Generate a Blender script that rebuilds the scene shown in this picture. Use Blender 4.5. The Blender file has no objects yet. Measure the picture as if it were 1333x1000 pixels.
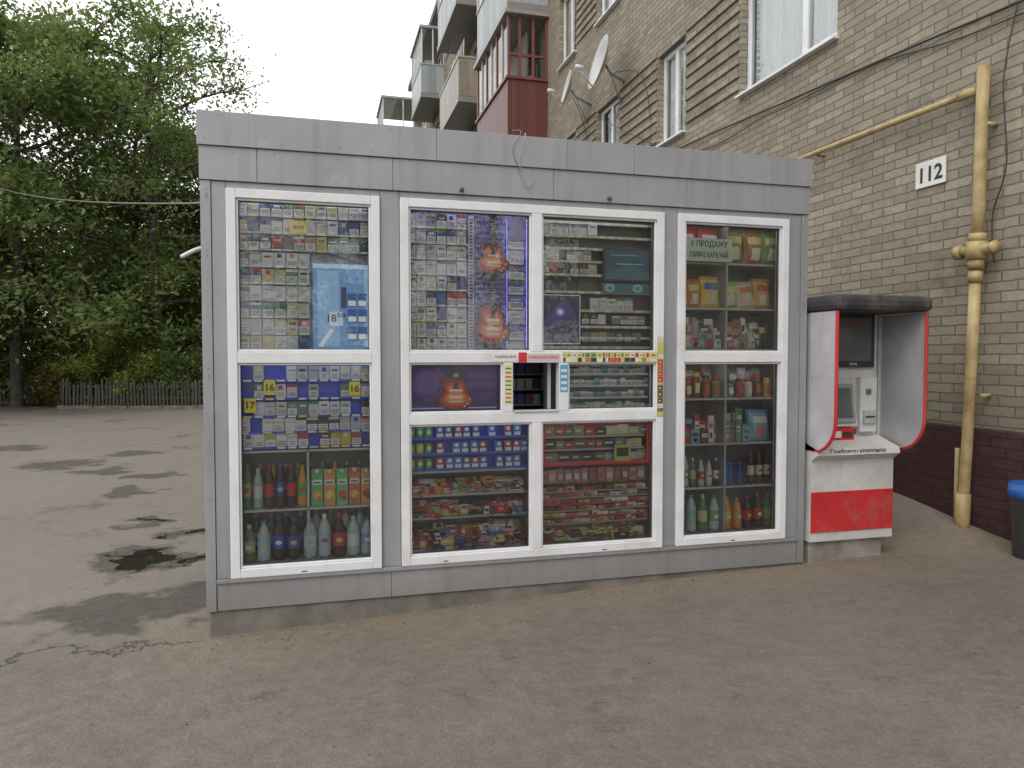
import bpy, math, random
import numpy as np
from mathutils import Vector, Matrix
random.seed(11)
R = random.random
def U(a, b): return a + (b - a) * random.random()

# ------------------------------------------------------------------ helpers
def newmat(name):
    m = bpy.data.materials.new(name); m.use_nodes = True
    nt = m.node_tree
    for n in list(nt.nodes): nt.nodes.remove(n)
    return m, nt
def N(nt, typ, ins=None, **attrs):
    n = nt.nodes.new(typ)
    for k, v in attrs.items(): setattr(n, k, v)
    for k, v in (ins or {}).items():
        s = n.inputs[k]
        if isinstance(v, bpy.types.NodeSocket): nt.links.new(v, s)
        else: s.default_value = v
    return n
def MX(nt, f, a, b, blend='MIX'):
    n = nt.nodes.new('ShaderNodeMix'); n.data_type = 'RGBA'; n.blend_type = blend
    for i, v in ((0, f), (6, a), (7, b)):
        if isinstance(v, bpy.types.NodeSocket): nt.links.new(v, n.inputs[i])
        else: n.inputs[i].default_value = v if i == 0 else (tuple(v) + (1,))[:4]
    return n.outputs[2]
def MA(nt, op, a, b=0.0, c=None, clamp=False):
    n = nt.nodes.new('ShaderNodeMath'); n.operation = op; n.use_clamp = clamp
    for i, v in ((0, a), (1, b), (2, c)):
        if v is None: continue
        if isinstance(v, bpy.types.NodeSocket): nt.links.new(v, n.inputs[i])
        else: n.inputs[i].default_value = v
    return n.outputs[0]
def MR(nt, v, a, b, c=0.0, d=1.0):
    return N(nt, 'ShaderNodeMapRange', {0: v, 1: a, 2: b, 3: c, 4: d}).outputs[0]
def NOI(nt, vec, scale, detail=4, rough=0.55):
    return N(nt, 'ShaderNodeTexNoise', {'Vector': vec, 'Scale': scale, 'Detail': detail, 'Roughness': rough}).outputs[0]
def OUT(nt, sh):
    o = nt.nodes.new('ShaderNodeOutputMaterial'); nt.links.new(sh, o.inputs[0])
def PBSDF(nt, col, rough=0.5, metal=0.0, bump=None, bs=0.3, bd=0.01, spec=0.5):
    ins = {'Base Color': col if isinstance(col, bpy.types.NodeSocket) else (tuple(col) + (1,))[:4], 'Roughness': rough, 'Metallic': metal, 'Specular IOR Level': spec}
    p = N(nt, 'ShaderNodeBsdfPrincipled', ins)
    if bump is not None:
        b = N(nt, 'ShaderNodeBump', {'Strength': bs, 'Distance': bd, 'Height': bump})
        nt.links.new(b.outputs[0], p.inputs['Normal'])
    return p.outputs[0]

def simple(name, col, rough=0.5, metal=0.0, var=0.15, scale=6, bs=0.15, dirt=None):
    m, nt = newmat(name)
    g = N(nt, 'ShaderNodeNewGeometry').outputs['Position']
    n1 = NOI(nt, g, scale, 3); n2 = NOI(nt, g, scale * 12, 2)
    c = MX(nt, MR(nt, n1, .3, .7), [x * (1 - var) for x in col], [min(1, x * (1 + var)) for x in col])
    if dirt: c = MX(nt, MA(nt, 'MULTIPLY', MR(nt, NOI(nt, g, 3.3, 6, .7), .5, .75), dirt[1]), c, dirt[0])
    OUT(nt, PBSDF(nt, c, rough, metal, n2, bs, .004))
    return m
def attrmat(name, rough=0.45, var=0.12, emis=0.0, spec=.5, scale=9, grime=None):
    m, nt = newmat(name)
    a = N(nt, 'ShaderNodeAttribute', attribute_name='Col').outputs['Color']
    c = a
    if var > 0:
        g = N(nt, 'ShaderNodeNewGeometry').outputs['Position']
        n = NOI(nt, g, scale, 3, .65)
        v = MR(nt, n, .3, .7, 1 - var, 1 + var * .4)
        c = MX(nt, 1.0, a, N(nt, 'ShaderNodeCombineColor', {0: v, 1: v, 2: MR(nt, n, .3, .7, 1 - var * 1.2, 1 + var * .3)}).outputs[0], 'MULTIPLY')
        if grime:
            z = N(nt, 'ShaderNodeSeparateXYZ', {0: g}).outputs[2]
            n5 = NOI(nt, g, 6, 6, .75)
            gm = MA(nt, 'MULTIPLY', MR(nt, n5, .5, .75), MR(nt, z, 1.1, .2, .2, .6))
            c = MX(nt, gm, c, grime)
    p = N(nt, 'ShaderNodeBsdfPrincipled', {'Base Color': c, 'Roughness': rough, 'Specular IOR Level': spec})
    if emis > 0:
        nt.links.new(c, p.inputs['Emission Color']); p.inputs['Emission Strength'].default_value = emis
        if emis < 1: m.cycles.emission_sampling = 'NONE'
    OUT(nt, p.outputs[0])
    return m

class MB:
    def __init__(s): s.v = []; s.f = []; s.c = []
    def face(s, pts, col=(.5, .5, .5)):
        i = len(s.v); s.v += [tuple(p) for p in pts]; s.f.append(tuple(range(i, i + len(pts)))); s.c.append(col)
    def box(s, x0, x1, y0, y1, z0, z1, col=(.5, .5, .5), M=None):
        p = [Vector(q) for q in ((x0, y0, z0), (x1, y0, z0), (x1, y1, z0), (x0, y1, z0), (x0, y0, z1), (x1, y0, z1), (x1, y1, z1), (x0, y1, z1))]
        if M is not None: p = [M @ q for q in p]
        i = len(s.v); s.v += [tuple(q) for q in p]
        for f in ((0, 3, 2, 1), (4, 5, 6, 7), (0, 1, 5, 4), (1, 2, 6, 5), (2, 3, 7, 6), (3, 0, 4, 7)):
            s.f.append(tuple(i + k for k in f)); s.c.append(col)
    def rect(s, x0, x1, z0, z1, y, col):
        s.face([(x0, y, z0), (x1, y, z0), (x1, y, z1), (x0, y, z1)], col)
    def disc(s, x, z, rx, rz, y, col, n=12):
        s.face([(x + rx * math.cos(2 * math.pi * k / n), y, z + rz * math.sin(2 * math.pi * k / n)) for k in range(n)], col)
    def rectx(s, y0, y1, z0, z1, x, col=(.5, .5, .5)):
        s.face([(x, y1, z0), (x, y0, z0), (x, y0, z1), (x, y1, z1)], col)
    def rings(s, rings, cols, cap=True):
        n = len(rings[0]); i = len(s.v)
        for r in rings: s.v += [tuple(p) for p in r]
        for k in range(len(rings) - 1):
            for j in range(n):
                a = i + k * n + j; b = i + k * n + (j + 1) % n
                s.f.append((a, b, b + n, a + n)); s.c.append(cols[min(k, len(cols) - 1)])
        if cap:
            s.f.append(tuple(i + j for j in reversed(range(n)))); s.c.append(cols[0])
            e = i + (len(rings) - 1) * n
            s.f.append(tuple(e + j for j in range(n))); s.c.append(cols[-1])
    def tube(s, pts, r, col=(.5, .5, .5), n=8, r1=None):
        pts = [Vector(p) for p in pts]; rings = []
        up = Vector((0, 0, 1)); m = len(pts)
        prev = None
        for k, p in enumerate(pts):
            d = (pts[min(k + 1, m - 1)] - pts[max(k - 1, 0)]).normalized()
            if prev is None:
                a = d.cross(up)
                if a.length < .1: a = d.cross(Vector((1, 0, 0)))
            else:
                a = prev - d * prev.dot(d)
            a.normalize(); prev = a; b = d.cross(a)
            rr = r if r1 is None else r + (r1 - r) * k / max(1, m - 1)
            rings.append([p + (a * math.cos(t) + b * math.sin(t)) * rr for t in [2 * math.pi * j / n for j in range(n)]])
        s.rings(rings, [col])
    def lathe(s, x, y, z, prof, cols, n=12):
        rings = [[(x + r * math.cos(t), y + r * math.sin(t), z + h) for t in [2 * math.pi * j / n for j in range(n)]] for r, h in prof]
        s.rings(rings, cols)
    def build(s, name, parent=None, mat=None, bevel=0, smooth=False):
        me = bpy.data.meshes.new(name)
        me.from_pydata(s.v, [], s.f)
        at = me.attributes.new('Col', 'FLOAT_COLOR', 'FACE')
        arr = np.ones((len(s.f), 4), dtype=np.float32); arr[:, :3] = np.array([c[:3] for c in s.c], dtype=np.float32)
        at.data.foreach_set('color', arr.ravel())
        if smooth: me.polygons.foreach_set('use_smooth', [True] * len(s.f))
        if mat: me.materials.append(mat)
        me.update()
        o = bpy.data.objects.new(name, me); bpy.context.scene.collection.objects.link(o)
        if bevel:
            b = o.modifiers.new('bevel', 'BEVEL'); b.width = bevel; b.segments = 2; b.limit_method = 'ANGLE'
        if parent: setpar(o, parent)
        return o
def setpar(o, p):
    o.parent = p; o.matrix_parent_inverse = Matrix.Translation(-Vector(p.location))
def empty(name, loc=(0, 0, 0)):
    o = bpy.data.objects.new(name, None); o.location = loc
    o.empty_display_size = .3
    bpy.context.scene.collection.objects.link(o); return o
def text(body, name, loc, size, mat, parent, rot=(90, 0, 0), ax='CENTER', extr=.0004, bold=0.0, sx=1.0):
    cu = bpy.data.curves.new(name, 'FONT'); cu.body = body; cu.size = size; cu.align_x = ax; cu.align_y = 'CENTER'; cu.extrude = extr; cu.offset = bold
    o = bpy.data.objects.new(name, cu); o.location = loc; o.rotation_euler = [math.radians(a) for a in rot]; o.scale = (sx, 1, 1)
    cu.materials.append(mat); bpy.context.scene.collection.objects.link(o); setpar(o, parent); return o

def ss(t, a, b):
    t = np.clip((t - a) / (b - a), 0, 1); return t * t * (3 - 2 * t)
def gz(x, y):
    x = np.asarray(x, float); y = np.asarray(y, float)
    f = (1 - ss(y, 8, 14))
    z = (-.034 + .036 * np.clip(x, 0, 5.5)) * f
    z = z + .18 * ss(x, 4.35, 5.4) * ss(y, -.4, 1.3) * f
    w = (1 - ss(np.abs(y - 5), 16, 24))
    z = z + w * (.006 * np.sin(x * 1.7 + y * .9) * np.sin(y * 1.3 - x * .4) + .003 * np.sin(x * 5.1 + 1) * np.sin(y * 4.3))
    for (cx, cy, rx, ry) in ((-.69, 1.85, .35, .35), (-.35, 1.45, .2, .2)):
        z = z - .012 * np.exp(-(((x - cx) / rx) ** 2 + ((y - cy) / ry) ** 2))
    return z

# ------------------------------------------------------------------ camera
cam_d = bpy.data.cameras.new('camera'); cam = bpy.data.objects.new('camera', cam_d)
bpy.context.scene.collection.objects.link(cam); bpy.context.scene.camera = cam
cam.location = (.605, -4.2075, 1.5)
cam.rotation_euler = (math.radians(90 - 2.1), 0, math.radians(-14.88))
cam_d.sensor_width = 36; cam_d.lens = 25.52; cam_d.clip_end = 2000; cam_d.clip_start = .05

# ------------------------------------------------------------------ world + sun
sc = bpy.context.scene
w = bpy.data.worlds.new('World'); sc.world = w; w.use_nodes = True
nt = w.node_tree
for n in list(nt.nodes): nt.nodes.remove(n)
SUN_EL, SUN_AZ = math.radians(52), math.radians(215)
sky = N(nt, 'ShaderNodeTexSky', sky_type='NISHITA', sun_disc=False, sun_elevation=SUN_EL, sun_rotation=SUN_AZ, dust_density=3.0, air_density=1.2)
hs = N(nt, 'ShaderNodeHueSaturation', {'Saturation': .35, 'Color': sky.outputs[0]})
tc = N(nt, 'ShaderNodeTexCoord')
cl = NOI(nt, tc.outputs['Generated'], 2.2, 3, .5)
cloud = MX(nt, MR(nt, cl, .3, .7), (11.0, 11.2, 11.5), (13.2, 13.2, 13.3))
c = MX(nt, .85, hs.outputs[0], cloud)
bg = N(nt, 'ShaderNodeBackground', {'Color': c, 'Strength': .15})
o = nt.nodes.new('ShaderNodeOutputWorld'); nt.links.new(bg.outputs[0], o.inputs[0])
sd = bpy.data.lights.new('sun', 'SUN'); sd.energy = 1.0; sd.angle = math.radians(30); sd.color = (1, .96, .9)
so = bpy.data.objects.new('sun', sd); sc.collection.objects.link(so)
dirv = Vector((math.sin(SUN_AZ) * math.cos(SUN_EL), math.cos(SUN_AZ) * math.cos(SUN_EL), math.sin(SUN_EL)))
so.rotation_euler = dirv.to_track_quat('Z', 'Y').to_euler(); so.location = dirv * 40
sc.view_settings.view_transform = 'Standard'; sc.view_settings.look = 'None'; sc.view_settings.exposure = 0

# ------------------------------------------------------------------ materials
M_goods = attrmat('goods_print', .38, 0)
M_plastic = attrmat('painted_parts', .42, .16, scale=5)
M_poster = attrmat('glowing_print', .3, 0, emis=.25)  # faint glow put into printed posters and cardboard cutouts
M_led_fill = attrmat('led_and_fill', .5, .0, emis=4.0)  # shared by the LEDs and the added brightening strips
M_black = simple('black_ink', (.02, .02, .022), .5)
M_white = simple('white_ink', (.75, .75, .75), .5)
M_redink = simple('red_ink', (.55, .03, .03), .5)

def metal_grey():
    m, nt = newmat('grey_painted_metal')
    g = N(nt, 'ShaderNodeNewGeometry').outputs['Position']
    st = N(nt, 'ShaderNodeMapping', {'Vector': g, 'Scale': (14, 14, .7)}).outputs[0]
    n1 = NOI(nt, g, 1.4, 3); n2 = NOI(nt, st, 1.0, 4, .6); n3 = NOI(nt, g, 7, 5, .7); n4 = NOI(nt, g, 45, 3, .8)
    c = MX(nt, MR(nt, n1, .3, .7), (.28, .283, .302), (.355, .358, .375))
    c = MX(nt, MA(nt, 'MULTIPLY', MR(nt, n2, .5, .72), .42), c, (.20, .193, .184))
    c = MX(nt, MA(nt, 'MULTIPLY', MR(nt, n3, .60, .72), .35), c, (.48, .48, .47))
    c = MX(nt, MA(nt, 'MULTIPLY', MR(nt, n4, .66, .74), .5), c, (.14, .13, .12))
    z = N(nt, 'ShaderNodeSeparateXYZ', {0: g}).outputs[2]
    low = MA(nt, 'MULTIPLY', MR(nt, MA(nt, 'ADD', z, MA(nt, 'MULTIPLY', n3, .3)), .58, .22), .58)
    c = MX(nt, low, c, (.18, .16, .135))
    OUT(nt, PBSDF(nt, c, MR(nt, n1, .3, .7, .36, .52), .15, n1, .18, .05))
    return m
M_grey = metal_grey()
M_groove = simple('seam_dark', (.10, .10, .105), .8)
M_pvc = simple('white_pvc', (.72, .72, .735), .35, 0, .05, 3, .03, dirt=((.40, .38, .34), .45))
M_gasket = simple('gasket', (.06, .06, .06), .7)
M_conc = simple('concrete', (.165, .15, .13), .9, 0, .3, 5, .5, dirt=((.09, .08, .065), .8))

def glassmat(name, tint=(.97, .98, .975), base=.06, k=1.35):
    m, nt = newmat(name)
    fr = N(nt, 'ShaderNodeFresnel', {'IOR': 1.5}).outputs[0]
    g = N(nt, 'ShaderNodeNewGeometry').outputs['Position']
    gl = N(nt, 'ShaderNodeBsdfGlossy', {'Color': (1, 1, 1, 1), 'Roughness': .015})
    tr = N(nt, 'ShaderNodeBsdfTransparent', {'Color': tint + (1,)})
    df = N(nt, 'ShaderNodeBsdfDiffuse', {'Color': (.45, .44, .42, 1)})
    dirty = MA(nt, 'MULTIPLY', MR(nt, NOI(nt, g, 4, 4, .7), .3, .8, .2, 1), base)
    a = N(nt, 'ShaderNodeMixShader', {0: dirty, 1: tr.outputs[0], 2: df.outputs[0]})
    s = N(nt, 'ShaderNodeMixShader', {0: MA(nt, 'MULTIPLY', fr, k, clamp=True), 1: a.outputs[0], 2: gl.outputs[0]})
    OUT(nt, s.outputs[0]); return m
M_glass = glassmat('kiosk_glass')
M_wglass = glassmat('window_glass', (.93, .96, .96), .03, .9)

# ------------------------------------------------------------------ ground
def ground_material():
    m, nt = newmat('worn_asphalt')
    g = N(nt, 'ShaderNodeNewGeometry').outputs['Position']
    nz = N(nt, 'ShaderNodeTexNoise', {'Vector': g, 'Scale': 2.6, 'Detail': 5, 'Roughness': .62}).outputs['Color']
    off = N(nt, 'ShaderNodeVectorMath', {0: nz, 1: (.5, .5, .5)}, operation='SUBTRACT').outputs[0]
    off = N(nt, 'ShaderNodeVectorMath', {0: off, 'Scale': 1.25}, operation='SCALE').outputs[0]
    wp = N(nt, 'ShaderNodeVectorMath', {0: g, 1: off}, operation='ADD').outputs[0]
    wx = N(nt, 'ShaderNodeSeparateXYZ', {0: wp})
    def spots(lst):
        d = None
        for (cx, cy, rx, ry) in lst:
            v = N(nt, 'ShaderNodeVectorMath', {0: wp, 1: (-cx, -cy, 0)}, operation='ADD').outputs[0]
            v = N(nt, 'ShaderNodeVectorMath', {0: v, 1: (1 / rx, 1 / ry, 0)}, operation='MULTIPLY').outputs[0]
            l = N(nt, 'ShaderNodeVectorMath', {0: v}, operation='LENGTH').outputs['Value']
            d = l if d is None else MA(nt, 'MINIMUM', d, l)
        return d
    wet = spots([(-.50, .62, .56, .38), (-.10, .85, .26, .46), (-.75, 1.85, .36, .42), (-.42, 1.75, .2, .16), (-.5, 2.6, .25, .22), (-1.0, 3.2, .22, .25), (-1.5, 4.9, .28, .3), (-1.5, 6.0, .35, .3),
                 (-2.2, 6.6, .35, .4), (-3.0, 7.5, .6, .5), (-2.2, 8.5, .5, .35), (-4.6, 9.6, .8, .5), (-3.6, 5.0, .3, .3), (-2.6, 3.6, .25, .2)])
    pud = spots([(-.72, 1.85, .22, .26), (-.40, 1.75, .09, .07), (-.52, 2.6, .11, .09), (-.95, 3.2, .09, .1)])
    big = NOI(nt, g, .45, 4, .6); mid = NOI(nt, g, 3.2, 5, .68); fine = NOI(nt, g, 55, 3, .7); grit = NOI(nt, g, 150, 2, .8); mott = NOI(nt, g, 13, 4, .7)
    c = MX(nt, MR(nt, big, .35, .65), (.144, .127, .107), (.202, .178, .150))
    c = MX(nt, MR(nt, mid, .35, .68, 0, .7), c, (.158, .134, .107))
    c = MX(nt, MR(nt, mott, .5, .72, 0, .5), c, (.104, .093, .080))
    c = MX(nt, MR(nt, mott, .5, .3, 0, .35), c, (.26, .233, .20))
    c = MX(nt, MR(nt, fine, .35, .7, 0, .55), c, (.105, .095, .083))
    c = MX(nt, MR(nt, grit, .58, .72, 0, .6), c, (.36, .33, .295))
    sy = N(nt, 'ShaderNodeSeparateXYZ', {0: g})
    c = MX(nt, MA(nt, 'MULTIPLY', MR(nt, MA(nt, 'ADD', sy.outputs[1], mid), .4, 1.0), .42), c, (.235, .208, .176))
    strip = MA(nt, 'MULTIPLY', MR(nt, wx.outputs[1], -.6, -.05), MA(nt, 'MULTIPLY', MR(nt, wx.outputs[1], .5, .2), MR(nt, sy.outputs[0], -.6, .3)))
    c = MX(nt, MA(nt, 'MULTIPLY', strip, MR(nt, mott, .35, .6, .8, .4)), c, (.235, .185, .132))
    bl = MA(nt, 'MULTIPLY', MR(nt, NOI(nt, wp, .9, 4, .6), .58, .65), MR(nt, sy.outputs[1], 1.5, 3.0))
    bl = MA(nt, 'MULTIPLY', bl, MR(nt, sy.outputs[0], .5, -.5))
    wetm = MA(nt, 'MAXIMUM', MR(nt, wet, 1.1, .8), MA(nt, 'MULTIPLY', bl, .7))
    c = MX(nt, MA(nt, 'MULTIPLY', wetm, MR(nt, mott, .3, .65, .9, .62)), c, (.042, .035, .028))
    pm = MR(nt, pud, 1.0, .88)
    c = MX(nt, pm, c, (.022, .021, .017))
    vo = N(nt, 'ShaderNodeTexVoronoi', {'Vector': wp, 'Scale': .4}, feature='DISTANCE_TO_EDGE').outputs['Distance']
    cr = MA(nt, 'MULTIPLY', MR(nt, vo, .006, .002), MR(nt, mid, .52, .6))
    seam = MA(nt, 'MULTIPLY', MR(nt, MA(nt, 'ABSOLUTE', MA(nt, 'SUBTRACT', wx.outputs[1], .02)), .022, .006), MR(nt, sy.outputs[0], .0, -.05))
    cm = MA(nt, 'MAXIMUM', MA(nt, 'MULTIPLY', cr, .3), MA(nt, 'MULTIPLY', seam, .75))
    c = MX(nt, cm, c, (.045, .038, .032))
    h = MA(nt, 'ADD', MA(nt, 'MULTIPLY', fine, .6), MA(nt, 'ADD', MA(nt, 'MULTIPLY', grit, .4), MA(nt, 'SUBTRACT', MA(nt, 'ADD', mid, MA(nt, 'MULTIPLY', mott, .6)), cm)))
    b = N(nt, 'ShaderNodeBump', {'Strength': MR(nt, pm, 0, 1, .75, 0), 'Distance': .014, 'Height': h})
    p = N(nt, 'ShaderNodeBsdfPrincipled', {'Base Color': c, 'Roughness': MR(nt, pm, 0, 1, .9, .04), 'Normal': b.outputs[0]})
    nt.links.new(MR(nt, wetm, 0, 1, .25, .4), p.inputs['Specular IOR Level'])
    OUT(nt, p.outputs[0]); return m
xs = np.concatenate([[-400, -200, -100, -60, -40, -28, -20, -15], np.arange(-12, 8.01, .1), [10, 14, 20, 30, 50, 100, 200, 400]])
ys = np.concatenate([[-400, -200, -100, -60, -40, -25, -15, -9], np.arange(-6, 24.01, .12), [27, 32, 40, 60, 100, 200, 400, 600]])
gx, gy = np.meshgrid(xs, ys); zz = gz(gx, gy)
V = np.stack([gx.ravel(), gy.ravel(), zz.ravel()], 1)
nx_, ny_ = len(xs), len(ys)
i0 = (np.arange(ny_ - 1)[:, None] * nx_ + np.arange(nx_ - 1)[None, :]).ravel()
F = np.stack([i0, i0 + 1, i0 + 1 + nx_, i0 + nx_], 1)
me = bpy.data.meshes.new('ground'); me.from_pydata(V.tolist(), [], F.tolist())
me.polygons.foreach_set('use_smooth', [True] * len(F)); me.materials.append(ground_material())
sc.collection.objects.link(bpy.data.objects.new('ground', me))

def grass_mat():
    m, nt = newmat('grass')
    g = N(nt, 'ShaderNodeNewGeometry').outputs['Position']
    c = MX(nt, MR(nt, NOI(nt, g, .8, 4), .35, .65), (.07, .11, .03), (.14, .20, .055))
    OUT(nt, PBSDF(nt, c, .9, 0, NOI(nt, g, 30, 2), .8, .05)); return m
mb = MB()
fence_pts = [(-60, 28), (-13, 22.5), (-6.9, 21.4), (-6.7, 19.4), (-2.6, 18.4), (2.6, 17.2)]
poly = [(x, y + .25, .06) for x, y in fence_pts] + [(2.6, 90, .06), (-60, 90, .06)]
mb.face(poly, (.1, .15, .05))
mb.build('grass_lawn', None, grass_mat())
mb = MB()
for a, b in zip(fence_pts[:-1], fence_pts[1:]):
    A = Vector((a[0], a[1] + .1, 0)); B = Vector((b[0], b[1] + .1, 0)); d = (B - A); L = d.length; d.normalize(); ang = math.atan2(d.y, d.x)
    k = 0
    while k < L:
        l = min(.98, L - k)
        M = Matrix.Translation(A + d * k) @ Matrix.Rotation(ang, 4, 'Z')
        mb.box(0, l, -.06, .08, -.05, .1 + U(-.01, .01), (.2, .19, .17), M); k += 1.0
mb.build('kerb', None, M_conc, .01)

# ------------------------------------------------------------------ KIOSK
kiosk = empty('street_kiosk', (1.88, 1.1, 0))
W, D = 3.765, 2.2
ZB, ZT = .11, 2.81
mb = MB(); mb.box(.012, W - .012, .012, D, -.3, ZB - .002); mb.build('concrete_plinth', kiosk, M_conc, .008)
mb = MB()
mb.box(0, .04, .06, D, ZB, 2.70); mb.box(W - .04, W, .06, D, ZB, 2.70)
mb.box(.04, W - .04, D - .04, D, ZB, 2.70); mb.box(.04, W - .04, .06, D - .04, ZB, ZB + .04)
mb.box(0, W, .05, D, 2.702, 2.76)
mb.build('body_shell', kiosk, M_grey, .004)
GX = [(.128, .945), (1.058, 2.711), (2.807, 3.613)]
FB, FT = .288, 2.41
mb = MB()
for a, b in ((0.004, .126), (.947, 1.056), (2.713, 2.805), (3.615, W - .004)): mb.box(a, b, .02, .055, ZB, 2.46)
for a, b in ((.1265, .9465), (1.0565, 2.7125), (2.8055, 3.6145)):
    mb.box(a, b, .021, .055, ZB, .28); mb.box(a, b, .021, .055, 2.418, 2.46)
mb.box(.004, W - .004, .02, .055, 2.462, 2.70)
mb.build('front_backing', kiosk, M_groove)
mb = MB()
mb.box(0, .052, -.006, .02, ZB, 2.446); mb.box(3.716, W, -.006, .02, ZB, 2.446)
for a, b in ((.055, .126), (.948, 1.055), (2.714, 2.804), (3.616, 3.7135)): mb.box(a, b, 0, .0195, .289, 2.446)
xsp = [.055, 1.0, 2.76, 3.7135]
for a, b in zip(xsp[:-1], xsp[1:]): mb.box(a + .001, b - .001, -.001, .0195, ZB + .001, .262)
mb.box(.0545, 3.714, -.016, .019, .265, .2865)
for a, b in ((.128, .946), (1.057, 2.712), (2.806, 3.614)): mb.box(a, b, .0005, .0195, 2.412, 2.446)
mb.build('front_panels', kiosk, M_grey, .002)
mb = MB()
cut = [-.004, .29, 1.02, 1.98, 2.86, W + .004]
for a, b in zip(cut[:-1], cut[1:]): mb.box(a + .001, b - .001, -.014, .0185, 2.449, 2.628)
cut = [-.012, 1.27, 2.06, 2.5, W + .012]
for a, b in zip(cut[:-1], cut[1:]): mb.box(a + .0008, b - .0008, -.026, .045, 2.63, ZT)
mb.box(-.012, .03, .046, D, 2.63, ZT); mb.box(W - .03, W + .012, .046, D, 2.63, ZT); mb.box(.03, W - .03, D - .03, D, 2.63, ZT)
mb.build('fascia_boards', kiosk, M_grey, .002)
mb = MB()
for k in range(60):
    x = random.choice([.03, 3.74, U(.1, 3.6)]); z = U(.2, 2.7) if x in (.03, 3.74) else random.choice([2.60, 2.66, 2.79, .24])
    y = -.008 if x in (.03, 3.74) and z < 2.44 else (-.015 if z < 2.63 and z > 2.44 else (-.027 if z > 2.6 else -.002))
    mb.box(x - .003, x + .003, y - .001, y + .002, z - .003, z + .003, (.2, .2, .2))
mb.build('screws', kiosk, M_plastic)

mb = MB(); gk = MB(); gl = MB()
FW = .05; Y0, Y1 = -.02, .05
def bar(x0, x1, z0, z1): mb.box(x0, x1, Y0, Y1, z0, z1)
def pane(x0, x1, z0, z1, bead=.012):
    mb.box(x0, x1, Y0 + .012, Y1 - .004, z0, z0 + bead); mb.box(x0, x1, Y0 + .012, Y1 - .004, z1 - bead, z1)
    mb.box(x0, x0 + bead, Y0 + .012, Y1 - .004, z0 + bead, z1 - bead); mb.box(x1 - bead, x1, Y0 + .012, Y1 - .004, z0 + bead, z1 - bead)
    b = bead; q = .003
    gk.box(x0 + b, x1 - b, .008, .028, z0 + b, z0 + b + q); gk.box(x0 + b, x1 - b, .008, .028, z1 - b - q, z1 - b)
    gk.box(x0 + b, x0 + b + q, .008, .028, z0 + b + q, z1 - b - q); gk.box(x1 - b - q, x1 - b, .008, .028, z0 + b + q, z1 - b - q)
    gl.rect(x0 + b, x1 - b, z0 + b, z1 - b, .02, (1, 1, 1))
TA, TB_ = 1.468, 1.532
for (x0, x1) in (GX[0], GX[2]):
    bar(x0, x0 + FW, FB, FT); bar(x1 - FW, x1, FB, FT); bar(x0 + FW, x1 - FW, FB, FB + FW); bar(x0 + FW, x1 - FW, FT - FW, FT); bar(x0 + FW, x1 - FW, TA, TB_)
    pane(x0 + FW, x1 - FW, FB + FW, TA); pane(x0 + FW, x1 - FW, TB_, FT - FW)
x0, x1 = GX[1]; MXA, MXB = 1.842, 1.906
bar(x0, x0 + FW, FB, FT); bar(x1 - FW, x1, FB, FT); bar(x0 + FW, x1 - FW, FB, FB + FW); bar(x0 + FW, x1 - FW, FT - FW, FT); bar(x0 + FW, x1 - FW, TA, TB_)
bar(x0 + FW, x1 - FW, 1.108, 1.172)
bar(MXA, MXB, TB_, FT - FW); bar(MXA, MXB, FB + FW, 1.108)
pane(x0 + FW, MXA, TB_, FT - FW); pane(MXB, x1 - FW, TB_, FT - FW)
pane(x0 + FW, MXA, FB + FW, 1.108); pane(MXB, x1 - FW, FB + FW, 1.108)
bar(1.665, 1.725, 1.172, TA); bar(2.015, 2.075, 1.172, TA)
pane(x0 + FW, 1.665, 1.172, TA); pane(2.075, x1 - FW, 1.172, TA)
mb.build('window_frames', kiosk, M_pvc, .004); gk.build('gaskets', kiosk, M_gasket); gl.build('window_glass', kiosk, M_glass)
mb = MB(); mb.box(1.73, 2.01, -.03, .04, 1.1725, 1.182, (.6, .6, .62))
mb.box(1.965, 1.985, .055, .075, 1.183, 1.467, (.4, .4, .42)); mb.box(1.728, 1.742, .055, .075, 1.183, 1.467, (.4, .4, .42))
for sx in (1.3, 2.3, .5, 3.2): mb.box(sx, sx + .03, -.0225, -.02, .300, .306, (.1, .1, .1))
mb.build('serving_hatch', kiosk, M_plastic, .003)

mb = MB(); gr = (.35, .34, .33)
BY = .34
for (a, b) in ((.09, .98), (2.76, 3.66)): mb.box(a, b, BY, BY + .02, .30, 2.42, (.22, .205, .19))
mb.box(1.02, 1.70, BY, BY + .02, .30, 2.42, (.20, .19, .19)); mb.box(2.03, 2.75, BY, BY + .02, .30, 2.42, (.20, .19, .18))
mb.box(1.70, 2.03, BY, BY + .02, 1.50, 2.42, (.2, .2, .2)); mb.box(1.70, 2.03, BY, BY + .02, .30, 1.14, (.2, .2, .2))
for a in (.075, .98, 2.74, 3.66): mb.box(a, a + .016, .06, BY, .29, 2.42, gr)
mb.box(1.862, 1.878, .06, BY, 1.53, 2.42, gr); mb.box(1.862, 1.878, .06, BY, .29, 1.12, gr)
mb.box(.532, .545, .07, BY, .345, .975, (.5, .5, .5)); mb.box(3.196, 3.21, .065, BY, .345, 2.36, (.45, .45, .45))
def shelf(x0, x1, z, c=(.5, .5, .49), y=.07): mb.box(x0, x1, y, BY - .001, z - .012, z, c)
for z in (.34, .642, .976): shelf(.093, .979, z)
for z in (.34, .545, .68, .822): shelf(1.04, 1.86, z, (.4, .39, .39))
shelf(1.88, 2.735, .34)
for z in (.34, .643, .932, 1.231, 1.555, 1.824, 2.12): shelf(2.757, 3.659, z, (.5, .5, .48))
mb.box(1.03, 2.72, .07, BY, 1.115, 1.135, (.4, .4, .4))
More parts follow.
